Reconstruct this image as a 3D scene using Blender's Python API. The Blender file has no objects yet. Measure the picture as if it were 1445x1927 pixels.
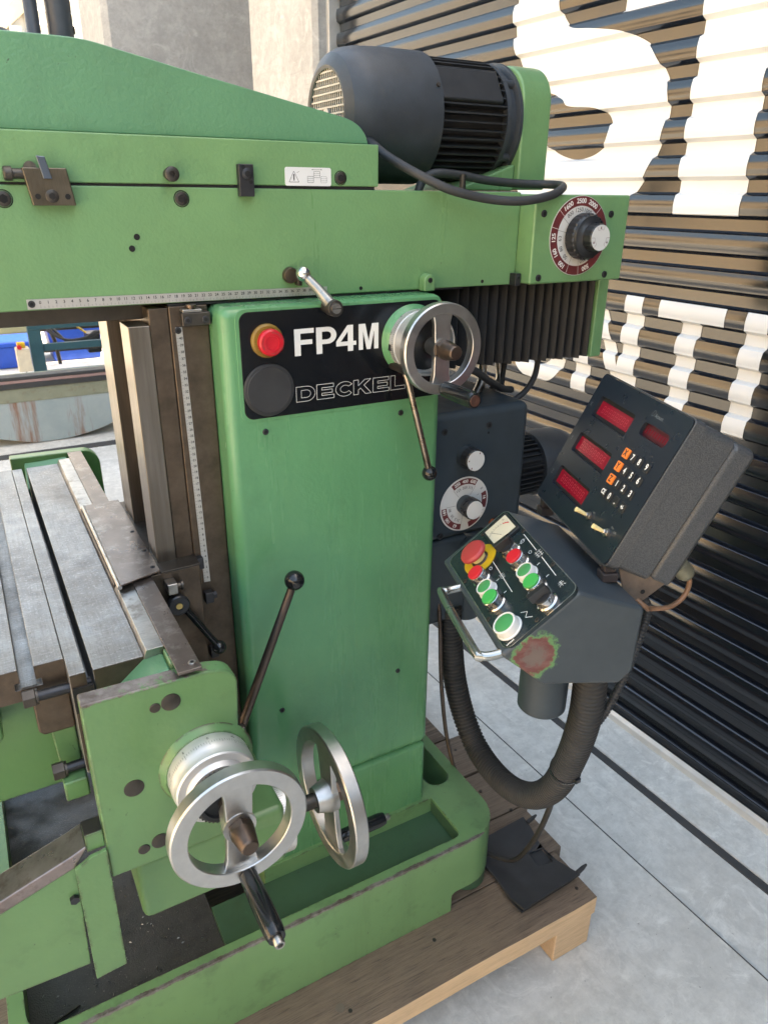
import bpy, bmesh, math, random
from mathutils import Vector, Matrix
random.seed(7)
R = math.radians
S = bpy.context.scene
COL = S.collection

# ---------------------------------------------------------------- camera
cam_d = bpy.data.cameras.new('camera')
cam = bpy.data.objects.new('camera', cam_d)
COL.objects.link(cam)
cam.location = (0.0, -1.10, 1.585)
yaw, pit, rol = R(29.486), R(23.483), R(0.544)
fw = Vector((math.sin(yaw)*math.cos(pit), math.cos(yaw)*math.cos(pit), -math.sin(pit)))
rt = Vector((math.cos(yaw), -math.sin(yaw), 0))
up = rt.cross(fw)
rt2 = rt*math.cos(rol) + up*math.sin(rol)
up2 = -rt*math.sin(rol) + up*math.cos(rol)
cam.rotation_euler = Matrix((rt2, up2, -fw)).transposed().to_euler()
cam_d.sensor_fit = 'VERTICAL'
cam_d.sensor_height = 24.0
cam_d.sensor_width = 18.0
cam_d.lens = 1382.2/1927*24
cam_d.clip_start = 0.02
cam_d.clip_end = 400
cam_d.dof.use_dof = True
cam_d.dof.focus_distance = 1.35
cam_d.dof.aperture_fstop = 7.0
S.camera = cam

# ---------------------------------------------------------------- sky, sun, exposure
SUN_EL, SUN_AZ = R(54), R(104)          # azimuth measured clockwise from +Y
W = bpy.data.worlds.new('World')
S.world = W
W.use_nodes = True
wn = W.node_tree
wn.nodes.clear()
sky = wn.nodes.new('ShaderNodeTexSky')
sky.sky_type = 'NISHITA'
sky.sun_disc = False
sky.sun_elevation = SUN_EL
sky.sun_rotation = SUN_AZ
sky.air_density = 1.0
sky.dust_density = 2.0
wb = wn.nodes.new('ShaderNodeMix')
wb.data_type = 'RGBA'
wb.blend_type = 'MULTIPLY'
wb.inputs[0].default_value = 1.0
wb.inputs[7].default_value = (1.135, 1.0, 0.775, 1)
bg = wn.nodes.new('ShaderNodeBackground')
bg.inputs['Strength'].default_value = 0.15
wo = wn.nodes.new('ShaderNodeOutputWorld')
wn.links.new(sky.outputs[0], wb.inputs[6])
wn.links.new(wb.outputs[2], bg.inputs['Color'])
wn.links.new(bg.outputs[0], wo.inputs['Surface'])

sun_d = bpy.data.lights.new('sun', 'SUN')
sun_d.energy = 2.8
sun_d.angle = R(0.53)
sun_d.color = (1.0, 0.80, 0.53)
sun = bpy.data.objects.new('sun', sun_d)
COL.objects.link(sun)
sdir = Vector((math.sin(SUN_AZ)*math.cos(SUN_EL), math.cos(SUN_AZ)*math.cos(SUN_EL), math.sin(SUN_EL)))
sun.location = sdir*30
sun.rotation_euler = sdir.to_track_quat('Z', 'Y').to_euler()

S.view_settings.view_transform = 'Standard'
S.view_settings.look = 'None'
S.view_settings.gamma = 1.0
S.view_settings.exposure = 2.82
S.view_settings.use_curve_mapping = False
S.cycles.max_bounces = 8
S.cycles.diffuse_bounces = 4
S.cycles.glossy_bounces = 4
S.cycles.caustics_reflective = False
S.cycles.caustics_refractive = False

# ---------------------------------------------------------------- materials
class NT:
    def __init__(s, name):
        s.m = bpy.data.materials.new(name)
        s.m.use_nodes = True
        s.t = s.m.node_tree
        s.n = s.t.nodes
        s.b = s.n['Principled BSDF']
        s.tc = s.n.new('ShaderNodeTexCoord')
    def link(s, a, b): s.t.links.new(a, b)
    def vec(s, scale=(1, 1, 1), rot=(0, 0, 0), loc=(0, 0, 0)):
        mp = s.n.new('ShaderNodeMapping')
        mp.inputs['Scale'].default_value = scale
        mp.inputs['Rotation'].default_value = rot
        mp.inputs['Location'].default_value = loc
        s.link(s.tc.outputs['Object'], mp.inputs[0])
        return mp.outputs[0]
    def noise(s, scale, detail=3, rough=0.55, vec=None, dist=0.0):
        n = s.n.new('ShaderNodeTexNoise')
        n.inputs['Scale'].default_value = scale
        n.inputs['Detail'].default_value = detail
        n.inputs['Roughness'].default_value = rough
        n.inputs['Distortion'].default_value = dist
        s.link(vec if vec is not None else s.tc.outputs['Object'], n.inputs['Vector'])
        return n.outputs['Fac']
    def voro(s, scale, vec=None, feature='F1'):
        n = s.n.new('ShaderNodeTexVoronoi')
        n.feature = feature
        n.inputs['Scale'].default_value = scale
        s.link(vec if vec is not None else s.tc.outputs['Object'], n.inputs['Vector'])
        return n.outputs['Distance']
    def ramp(s, fac, lo, hi, a=0.0, b=1.0):
        n = s.n.new('ShaderNodeMapRange')
        n.inputs['From Min'].default_value = lo
        n.inputs['From Max'].default_value = hi
        n.inputs['To Min'].default_value = a
        n.inputs['To Max'].default_value = b
        s.link(fac, n.inputs['Value'])
        return n.outputs[0]
    def math(s, op, a, b=None):
        n = s.n.new('ShaderNodeMath')
        n.operation = op
        for i, x in enumerate((a, b)):
            if x is None: continue
            if isinstance(x, (int, float)): n.inputs[i].default_value = x
            else: s.link(x, n.inputs[i])
        return n.outputs[0]
    def mix(s, fac, a, b, mode='MIX'):
        n = s.n.new('ShaderNodeMix')
        n.data_type = 'RGBA'
        n.blend_type = mode
        if isinstance(fac, (int, float)): n.inputs[0].default_value = fac
        else: s.link(fac, n.inputs[0])
        for i, x in ((6, a), (7, b)):
            if isinstance(x, tuple): n.inputs[i].default_value = (*x[:3], 1)
            else: s.link(x, n.inputs[i])
        return n.outputs[2]
    def bump(s, h, strength, dist=0.001):
        n = s.n.new('ShaderNodeBump')
        n.inputs['Strength'].default_value = strength
        n.inputs['Distance'].default_value = dist
        s.link(h, n.inputs['Height'])
        s.link(n.outputs[0], s.b.inputs['Normal'])
    def edge(s, radius):
        """0..1, high near sharp convex edges"""
        bv = s.n.new('ShaderNodeBevel')
        bv.samples = 4
        bv.inputs['Radius'].default_value = radius
        g = s.n.new('ShaderNodeNewGeometry')
        d = s.n.new('ShaderNodeVectorMath')
        d.operation = 'DOT_PRODUCT'
        s.link(bv.outputs[0], d.inputs[0])
        s.link(g.outputs['Normal'], d.inputs[1])
        return s.ramp(d.outputs['Value'], 0.995, 0.86)
    def set(s, color=None, rough=None, metal=None, **kw):
        for k, v in (('Base Color', color), ('Roughness', rough), ('Metallic', metal)):
            if v is None: continue
            if isinstance(v, tuple): s.b.inputs[k].default_value = (*v[:3], 1)
            elif isinstance(v, (int, float)): s.b.inputs[k].default_value = v
            else: s.link(v, s.b.inputs[k])
        for k, v in kw.items():
            s.b.inputs[k.replace('_', ' ')].default_value = v
        return s.m

def green(name, base, wear=0.0, peel=0.35, chips=0.35, oily=0.0, scale=210, rough=0.31, er=0.006, bare=None, ripple=1.2):
    k = NT(name)
    v = k.noise(5, 4, 0.6)
    c = k.mix(k.ramp(v, 0.3, 0.7), tuple(x*0.90 for x in base), tuple(x*1.08 for x in base))
    c = k.mix(k.ramp(k.noise(2.2, 3, 0.5), 0.4, 0.65, 0, 0.35), c, (base[0]*0.82, base[1]*0.97, base[2]*1.12))
    run = k.noise(16, 5, 0.65, k.vec((1, 1, 0.10)))
    c = k.mix(k.ramp(run, 0.55, 0.75, 0, 0.20 + oily*0.4), c, tuple(x*0.55 for x in base))
    grime = k.ramp(k.noise(13, 6, 0.7), 0.56, 0.80, 0, 0.22 + oily)
    c = k.mix(grime, c, (0.045, 0.075, 0.035))
    # long faint scuffs
    sc = k.ramp(k.noise(30, 4, 0.6, k.vec((6, 1, 1), (0.3, 0.5, 0.9))), 0.69, 0.74, 0, 0.18)
    c = k.mix(sc, c, tuple(min(1, x*1.5) for x in base))
    # small chips down to the dark primer
    ch = k.math('MULTIPLY', k.ramp(k.noise(105, 5, 0.72, k.vec((1, 1, 0.55), (0.2, 0.5, 0.1)), 0.7), 0.675, 0.69), k.ramp(k.noise(9, 2), 0.66-chips*0.3, 0.68-chips*0.3))
    c = k.mix(k.math('MULTIPLY', ch, 0.8), c, (0.05, 0.045, 0.035))
    h = k.noise(scale, 2, 0.5)
    if bare:        # paint knocked off along one exposed edge: (axis, from, to, spread)
        sp = k.n.new('ShaderNodeSeparateXYZ'); k.link(k.tc.outputs['Object'], sp.inputs[0])
        msk = None
        for ax_, lo_, hi_, am_ in bare:
            jit = k.ramp(k.noise(70, 6, 0.72), 0.25, 0.75, -am_, am_)
            m1 = k.ramp(k.math('ADD', sp.outputs['XYZ'.index(ax_)], jit), lo_, hi_)
            msk = m1 if msk is None else k.math('MULTIPLY', msk, m1)
        metal_c = k.mix(k.ramp(k.noise(28, 5, 0.7), 0.4, 0.62), (0.085, 0.062, 0.050), (0.24, 0.215, 0.20))
        c = k.mix(msk, c, metal_c)
        h = k.math('SUBTRACT', h, k.math('MULTIPLY', msk, 0.8))
    if wear > 0:
        e = k.math('MULTIPLY', k.edge(er), k.ramp(k.noise(55, 5, 0.7), 0.62-wear*0.3, 0.68-wear*0.3))
        c = k.mix(e, c, (0.075, 0.058, 0.045))
        k.set(rough=k.ramp(e, 0, 1, rough, 0.5), metal=k.math('MULTIPLY', e, 0.4))
    else:
        k.set(rough=k.ramp(run, 0.3, 0.7, rough-0.06, rough+0.08))
    h = k.math('ADD', h, k.math('MULTIPLY', k.noise(11, 3, 0.5, k.vec((1, 1, 0.22))), ripple))
    k.bump(h, peel, 0.0016)
    return k.set(color=c)

def metal(name, col, rough=0.35, var=0.25, grain=None, met=1.0, bump=0.05, spots=None, nscale=14):
    k = NT(name)
    v = k.noise(nscale, 6, 0.65)
    c = k.mix(k.ramp(v, 0.3, 0.7), tuple(x*(1-var) for x in col), tuple(min(1, x*(1+var*0.6)) for x in col))
    if grain is not None:
        g = k.noise(60, 3, 0.6, k.vec(grain))
        c = k.mix(k.ramp(g, 0.35, 0.65, 0, 0.5), c, tuple(x*0.62 for x in col))
        k.bump(g, bump*2, 0.0006)
    else:
        k.bump(k.noise(420, 2), bump, 0.0006)
    if spots is not None:
        c = k.mix(k.ramp(k.noise(33, 5, 0.7), 0.52, 0.66, 0, 0.75), c, spots)
    return k.set(color=c, rough=k.ramp(k.noise(38, 4, 0.6), 0.3, 0.7, rough*0.85, rough*1.25), metal=met)

def plain(name, col, rough=0.45, metal_=0.0, var=0.12, bump=0.0, bscale=300, dirt=None, nscale=20, **kw):
    k = NT(name)
    c = k.mix(k.ramp(k.noise(nscale, 5, 0.65), 0.3, 0.7), tuple(x*(1-var) for x in col), tuple(min(1, x*(1+var)) for x in col))
    if dirt is not None:
        c = k.mix(k.ramp(k.noise(26, 6, 0.7), 0.54, 0.74, 0, 0.6), c, dirt)
    if bump: k.bump(k.noise(bscale, 2), bump, 0.001)
    k.set(rough=k.ramp(k.noise(31, 3), 0.3, 0.7, rough*0.88, rough*1.12), metal=metal_)
    return k.set(color=c, **kw)

G0 = (0.166, 0.308, 0.130)
M = {}
M['green'] = green('green_paint', G0)
M['green_smooth'] = green('green_column_sky_tint', (0.122, 0.298, 0.130), peel=0.20, chips=0.15, scale=150, rough=0.25, ripple=5.0)  # same paint as the ram; bluer tone carries the sky's reflection
M['green_hood'] = green('green_hood_paint', (0.120, 0.268, 0.140), peel=0.40, chips=0.3, scale=190)
GW = (0.128, 0.242, 0.094)
M['green_peel'] = green('green_peeled_paint', GW, wear=0.6, peel=0.16, chips=0.75, oily=0.10, scale=120, bare=[('Z', 1.0165, 1.0175, 0.0062)])
M['green_worn'] = green('green_worn_paint', GW, wear=0.55, peel=0.16, chips=0.75, oily=0.14, scale=120)
M['green_base'] = green('green_base_paint', (0.178, 0.312, 0.125), wear=0.35, peel=0.10, chips=0.9, oily=0.30, scale=100, bare=[('Z', 0.3275, 0.3285, 0.0035), ('Y', -0.1895, -0.1905, 0.003)])
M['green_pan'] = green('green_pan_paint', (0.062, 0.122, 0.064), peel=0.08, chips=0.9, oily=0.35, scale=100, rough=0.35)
M['steel'] = metal('ground_steel', (0.50, 0.48, 0.45), 0.36, 0.3, grain=(1, 14, 1), spots=(0.20, 0.175, 0.15))
def table_steel():
    k = NT('table_steel')
    c = k.mix(k.ramp(k.noise(5, 4, 0.55), 0.35, 0.65), (0.235, 0.225, 0.215), (0.345, 0.34, 0.33))
    c = k.mix(k.ramp(k.noise(240, 3, 0.6), 0.55, 0.72, 0, 0.55), c, (0.60, 0.60, 0.59))
    c = k.mix(k.ramp(k.noise(300, 2), 0.66, 0.72, 0, 0.7), c, (0.06, 0.05, 0.04))
    c = k.mix(k.ramp(k.noise(7, 5, 0.6, k.vec((1.6, 0.5, 1))), 0.54, 0.74, 0, 0.65), c, (0.135, 0.115, 0.095))
    g = k.noise(70, 4, 0.65, k.vec((6, 0.35, 1)))
    c = k.mix(k.ramp(g, 0.46, 0.66, 0, 0.38), c, (0.17, 0.16, 0.15))
    g2 = k.noise(40, 3, 0.6, k.vec((0.8, 9, 1), (0, 0, 0.15)))
    c = k.mix(k.ramp(g2, 0.52, 0.66, 0, 0.25), c, (0.52, 0.52, 0.52))
    k.bump(k.noise(260, 3), 0.12, 0.0006)
    return k.set(color=c, rough=k.ramp(k.noise(30, 4, 0.6), 0.3, 0.7, 0.34, 0.52), metal=0.85)
M['steel_table'] = table_steel()
def rail_steel():
    k = NT('rail_steel')
    v = k.vec((1, 1, 0.05))
    c = k.mix(k.ramp(k.noise(110, 4, 0.6, v), 0.35, 0.65), (0.215, 0.190, 0.160), (0.31, 0.28, 0.245))
    c = k.mix(k.ramp(k.noise(6, 3, 0.5, k.vec((1, 1, 0.4))), 0.45, 0.65, 0, 0.55), c, (0.13, 0.105, 0.080))
    return k.set(color=c, rough=0.30, metal=0.95)
M['steel_rail'] = rail_steel()
M['steel_brown'] = metal('oiled_brown_steel', (0.125, 0.095, 0.070), 0.42, 0.35, met=0.75, bump=0.10, nscale=30)
M['steel_dark'] = metal('dark_oxide_steel', (0.085, 0.075, 0.065), 0.42, 0.3, met=0.8)
M['steel_bronze'] = metal('browned_nut_steel', (0.155, 0.115, 0.090), 0.36, 0.35, met=0.9)
M['black_oxide'] = metal('black_oxide_bolt', (0.055, 0.055, 0.06), 0.38, 0.3, met=0.7)
M['alu'] = metal('cast_aluminium', (0.56, 0.55, 0.53), 0.34, 0.10, bump=0.12, nscale=55)
M['alu_matt'] = metal('matt_dial_aluminium', (0.72, 0.71, 0.69), 0.42, 0.05, met=0.7)
M['chrome'] = metal('chrome', (0.72, 0.71, 0.70), 0.14, 0.08)
M['plate_brown'] = metal('guard_plate_steel', (0.20, 0.165, 0.145), 0.30, 0.25, met=0.8, bump=0.08, spots=(0.34, 0.31, 0.28))
M['rust_rim'] = metal('worn_bare_rim', (0.30, 0.25, 0.235), 0.30, 0.35, met=0.8, spots=(0.14, 0.10, 0.085))
M['rust'] = plain('rusty_bracket', (0.115, 0.082, 0.058), 0.75, var=0.5, bump=0.5)
M['ruler'] = metal('scale_steel', (0.60, 0.58, 0.55), 0.40, 0.06, met=0.75)
M['ink'] = plain('black_ink', (0.02, 0.02, 0.02), 0.6)
M['black'] = plain('black_plastic', (0.020, 0.021, 0.023), 0.30, var=0.2)
M['ball'] = plain('black_ball_plastic', (0.012, 0.013, 0.014), 0.14)
M['rubber'] = plain('black_rubber', (0.030, 0.031, 0.033), 0.58, var=0.2)
M['hose'] = plain('dusty_black_hose', (0.024, 0.023, 0.021), 0.60, var=0.25, dirt=(0.046, 0.038, 0.030))
M['bellows'] = plain('bellows_fabric', (0.013, 0.013, 0.014), 0.55, var=0.35, bump=0.08)
M['panel_black'] = plain('black_name_panel', (0.006, 0.007, 0.009), 0.20, var=0.2, Specular_IOR_Level=0.35)
M['white_print'] = plain('white_print', (0.78, 0.77, 0.73), 0.5, var=0.03)
M['slate'] = plain('slate_blue_paint', (0.034, 0.046, 0.056), 0.40, var=0.12, bump=0.05, bscale=180)
M['motor_grey'] = plain('motor_grey_paint', (0.036, 0.042, 0.050), 0.48, var=0.22, dirt=(0.062, 0.058, 0.052), bump=0.06, bscale=140)
M['motor_dark'] = plain('motor_fin_paint', (0.017, 0.018, 0.020), 0.55, var=0.25)
M['dark_hole'] = plain('dark_recess', (0.006, 0.006, 0.006), 0.8)  # near-black standing in for shade in sockets, holes and gaps; backs displays too
M['red'] = plain('red_plastic', (0.52, 0.012, 0.024), 0.32, var=0.04)
M['red_dull'] = plain('faded_red_mushroom', (0.36, 0.040, 0.040), 0.42, var=0.08)
M['yellow'] = plain('yellow_ring', (0.62, 0.40, 0.012), 0.45, var=0.12)
M['yellow_old'] = plain('dirty_yellow_ring', (0.22, 0.13, 0.018), 0.5, var=0.3, dirt=(0.03, 0.025, 0.015))
M['btn_green'] = plain('green_button', (0.055, 0.26, 0.085), 0.36, var=0.05)
M['btn_green_bright'] = plain('bright_green_button', (0.05, 0.36, 0.075), 0.30, var=0.05)
M['white_ring'] = plain('white_button_ring', (0.66, 0.66, 0.63), 0.35, var=0.04)
M['orange'] = plain('orange_key', (0.82, 0.22, 0.035), 0.45, var=0.05)
M['cream'] = plain('cream_plastic', (0.80, 0.66, 0.32), 0.45, var=0.05)
M['maroon'] = plain('maroon_dial_print', (0.135, 0.028, 0.030), 0.32, var=0.08)
M['dial_white'] = plain('dial_white_print', (0.62, 0.62, 0.60), 0.40, var=0.04)
M['pend_black'] = plain('pendant_panel', (0.014, 0.023, 0.026), 0.26, var=0.15)
M['dro_face'] = plain('readout_face', (0.013, 0.019, 0.028), 0.30, var=0.1, Specular_IOR_Level=0.4)
M['window_red'] = plain('red_display_filter', (0.21, 0.003, 0.018), 0.22, var=0.05)
M['window_seg'] = plain('unlit_digit', (0.40, 0.025, 0.045), 0.3)
M['window_dark'] = plain('dark_red_filter', (0.060, 0.006, 0.010), 0.3, var=0.3)
M['meter_face'] = plain('aged_meter_face', (0.60, 0.56, 0.42), 0.5, var=0.06)
M['label_white'] = plain('white_label', (0.74, 0.74, 0.73), 0.4, var=0.02)
M['hydraulic'] = plain('dark_grey_cylinder', (0.055, 0.060, 0.072), 0.42, var=0.2)
M['amber'] = plain('amber_sight_glass', (0.20, 0.055, 0.012), 0.12, var=0.2)
M['copper'] = plain('orange_brown_cable', (0.22, 0.115, 0.060), 0.5, var=0.3, dirt=(0.1, 0.06, 0.03))
M['copper_end'] = metal('copper_end', (0.26, 0.16, 0.125), 0.4, 0.2)
M['grille'] = metal('bare_grille_metal', (0.42, 0.40, 0.36), 0.5, 0.2, met=0.5)

def hammered():
    k = NT('hammered_grey_paint')
    v = k.voro(680, feature='SMOOTH_F1')
    c = k.mix(k.ramp(v, 0.15, 0.6), (0.098, 0.101, 0.104), (0.056, 0.059, 0.062))
    k.bump(v, 0.45, 0.0008)
    return k.set(color=c, rough=0.36, metal=0.15)
M['hammer'] = hammered()

def pan_floor():
    k = NT('chip_covered_pan')
    a = k.noise(12, 6, 0.7)
    c = k.mix(k.ramp(a, 0.35, 0.7), (0.020, 0.019, 0.017), (0.055, 0.050, 0.045))
    c = k.mix(k.ramp(k.noise(520, 2), 0.64, 0.72, 0, 0.6), c, (0.20, 0.19, 0.17))
    k.bump(k.noise(420, 3), 0.6, 0.0015)
    return k.set(color=c, rough=k.ramp(k.noise(7, 4, 0.6), 0.42, 0.58, 0.72, 0.28))
M['pan'] = pan_floor()

def slate_worn(center, radius, ax):
    """slate paint rubbed through a green layer to red primer and grey filler round one corner"""
    k = NT('slate_rubbed_paint')
    base = k.mix(k.ramp(k.noise(20, 5, 0.65), 0.3, 0.7), (0.038, 0.048, 0.056), (0.050, 0.062, 0.070))
    sub = k.n.new('ShaderNodeVectorMath'); sub.operation = 'SUBTRACT'
    k.link(k.tc.outputs['Object'], sub.inputs[0]); sub.inputs[1].default_value = center
    ln = k.n.new('ShaderNodeVectorMath'); ln.operation = 'LENGTH'
    mp = k.n.new('ShaderNodeMapping'); mp.inputs['Scale'].default_value = ax
    k.link(sub.outputs[0], mp.inputs[0]); k.link(mp.outputs[0], ln.inputs[0])
    d = k.math('ADD', ln.outputs['Value'], k.ramp(k.noise(75, 6, 0.75), 0.3, 0.7, -radius*0.30, radius*0.30))
    d = k.math('ADD', d, k.ramp(k.noise(22, 3, 0.6), 0.3, 0.7, -radius*0.25, radius*0.25))
    c = k.mix(k.ramp(d, radius*1.12, radius*0.96), base, (0.105, 0.225, 0.085))
    red = k.mix(k.ramp(k.noise(40, 5, 0.7, k.vec((1, 1, 3))), 0.4, 0.65), (0.125, 0.042, 0.036), (0.17, 0.082, 0.070))
    c = k.mix(k.ramp(d, radius*0.90, radius*0.78), c, red)
    c = k.mix(k.ramp(d, radius*0.50, radius*0.22, 0, 0.75), c, (0.135, 0.118, 0.100))
    k.bump(k.noise(180, 2), 0.05)
    return k.set(color=c, rough=0.42)

def wood(name, a, b, vec=(0.35, 9, 9), dark=(0.04, 0.03, 0.022), dk=0.7):
    k = NT(name)
    v = k.vec(vec)
    g = k.noise(9, 7, 0.65, v, 0.6)
    c = k.mix(k.ramp(g, 0.3, 0.7), a, b)
    st = k.noise(22, 5, 0.7, v, 0.4)
    c = k.mix(k.ramp(st, 0.50, 0.60, 0, dk), c, tuple(x*0.5 for x in a))
    c = k.mix(k.ramp(st, 0.46, 0.36, 0, dk*0.6), c, tuple(min(1, x*1.3) for x in b))
    fine = k.noise(55, 4, 0.7, v)
    c = k.mix(k.ramp(fine, 0.52, 0.68, 0, dk), c, dark)
    c = k.mix(k.ramp(k.noise(4.5, 5, 0.65), 0.5, 0.75, 0, 0.65), c, dark)
    oi = k.n.new('ShaderNodeObjectInfo')
    c = k.mix(k.ramp(oi.outputs['Random'], 0, 1, 0.0, 0.55), c, b, 'MIX')
    c = k.mix(k.ramp(k.noise(2.1, 4, 0.6), 0.45, 0.7, 0, 0.5), c, (b[0]*1.25, b[1]*1.18, b[2]*1.05))
    c = k.mix(k.ramp(fine, 0.50, 0.66, 0, dk*0.7), c, dark)
    k.bump(fine, 0.5, 0.0018)
    return k.set(color=c, rough=0.78)
M['wood'] = wood('weathered_plank', (0.078, 0.055, 0.040), (0.215, 0.158, 0.112))
M['wood_edge'] = wood('sawn_plank_edge', (0.50, 0.34, 0.19), (0.68, 0.49, 0.30), dark=(0.28, 0.17, 0.09), dk=0.35)

def concrete(name, a, b, scale=1.0, stains=0.5, bump=0.12, warm=None):
    k = NT(name)
    c = k.mix(k.ramp(k.noise(2.6*scale, 8, 0.66), 0.38, 0.62), a, b)
    c = k.mix(k.ramp(k.noise(23*scale, 7, 0.78), 0.40, 0.62, 0, 0.55), c, tuple(x*0.74 for x in a))
    c = k.mix(k.ramp(k.noise(9*scale, 7, 0.75, None, 1.6), 0.52, 0.66, 0, 0.55), c, tuple(min(1, x*1.18) for x in b))
    c = k.mix(k.ramp(k.noise(1.3*scale, 6, 0.72), 0.56, 0.72, 0, stains), c, warm or tuple(x*0.62 for x in a))
    tr = k.noise(34*scale, 5, 0.7, k.vec((1, 0.12, 1), (0, 0, 0.5)), 0.8)
    c = k.mix(k.ramp(tr, 0.56, 0.68, 0, 0.30), c, tuple(x*0.66 for x in a))
    c = k.mix(k.ramp(k.noise(5.5*scale, 2, 0.4), 0.735, 0.765, 0, 0.45), c, tuple(x*0.50 for x in a))
    c = k.mix(k.ramp(k.noise(120*scale, 3), 0.70, 0.73, 0, 0.6), c, (0.10, 0.095, 0.09))
    k.bump(k.noise(170*scale, 5, 0.75), bump, 0.002)
    return k.set(color=c, rough=0.82)
M['concrete'] = concrete('yard_concrete', (0.560, 0.545, 0.500), (0.690, 0.675, 0.625), stains=0.35, bump=0.2)
M['sill'] = concrete('sill_concrete', (0.57, 0.56, 0.52), (0.70, 0.69, 0.64), 1.6, warm=(0.40, 0.35, 0.28))
M['conc_wall'] = concrete('formed_concrete', (0.295, 0.295, 0.290), (0.37, 0.37, 0.365), 0.7, 0.25, 0.05)
M['conc_light'] = concrete('light_concrete', (0.36, 0.35, 0.33), (0.47, 0.46, 0.44), 1.2, 0.4, 0.10)
M['joint'] = plain('joint_filler', (0.050, 0.050, 0.050), 0.85, bump=0.4)

def door_paint():
    k = NT('navy_door_lacquer')
    c = k.mix(k.ramp(k.noise(6, 4), 0.3, 0.7), (0.0045, 0.006, 0.010), (0.007, 0.009, 0.013))
    dust = k.ramp(k.noise(22, 6, 0.75), 0.58, 0.75, 0, 0.02)
    c = k.mix(dust, c, (0.2, 0.18, 0.15))
    k.bump(k.noise(9, 3, 0.5, k.vec((1, 0.3, 2))), 0.05, 0.002)
    return k.set(color=c, rough=k.ramp(k.noise(14, 4), 0.3, 0.7, 0.13, 0.20), Specular_IOR_Level=0.72)
M['door'] = door_paint()
def vinyl():
    k = NT('white_lettering_film')
    c = k.mix(k.ramp(k.noise(4, 5), 0.3, 0.7), (0.64, 0.64, 0.63), (0.72, 0.72, 0.71))
    k.bump(k.noise(13, 3, 0.55, k.vec((1, 0.5, 2))), 0.22, 0.004)
    return k.set(color=c, rough=0.34)
M['vinyl'] = vinyl()
M['rail_alu'] = metal('threshold_aluminium', (0.66, 0.64, 0.60), 0.45, 0.1, met=0.6)
M['tank'] = None
def tank_mat():
    k = NT('rust_streaked_tank')
    c = k.mix(k.ramp(k.noise(4, 5, 0.7), 0.3, 0.7), (0.26, 0.32, 0.33), (0.34, 0.39, 0.40))
    st = k.ramp(k.noise(5.5, 6, 0.7, k.vec((1, 0.1, 0.10))), 0.50, 0.60)
    c = k.mix(k.math('MULTIPLY', st, 0.9), c, (0.20, 0.085, 0.035))
    return k.set(color=c, rough=0.6)
M['tank'] = tank_mat()
M['tank_band'] = plain('dull_green_band', (0.22, 0.235, 0.17), 0.6, var=0.15, dirt=(0.15, 0.10, 0.05), nscale=5)
M['teal'] = plain('teal_frame_paint', (0.022, 0.075, 0.095), 0.45, var=0.1)
M['blue_bin'] = plain('blue_bin_plastic', (0.02, 0.085, 0.50), 0.4, var=0.1)
M['olive'] = plain('olive_machine_paint', (0.20, 0.215, 0.13), 0.5, var=0.1, nscale=4)
M['pale_box'] = plain('pale_carton', (0.62, 0.54, 0.40), 0.7)
M['white_wall'] = plain('white_render', (0.78, 0.76, 0.72), 0.8, var=0.04)
M['louvre'] = plain('white_louvre', (0.80, 0.79, 0.76), 0.5, var=0.03)
M['facade'] = plain('ochre_render', (0.62, 0.50, 0.35), 0.85, var=0.1, nscale=0.6)
M['facade_dark'] = plain('facade_window', (0.03, 0.035, 0.04), 0.1)

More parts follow.
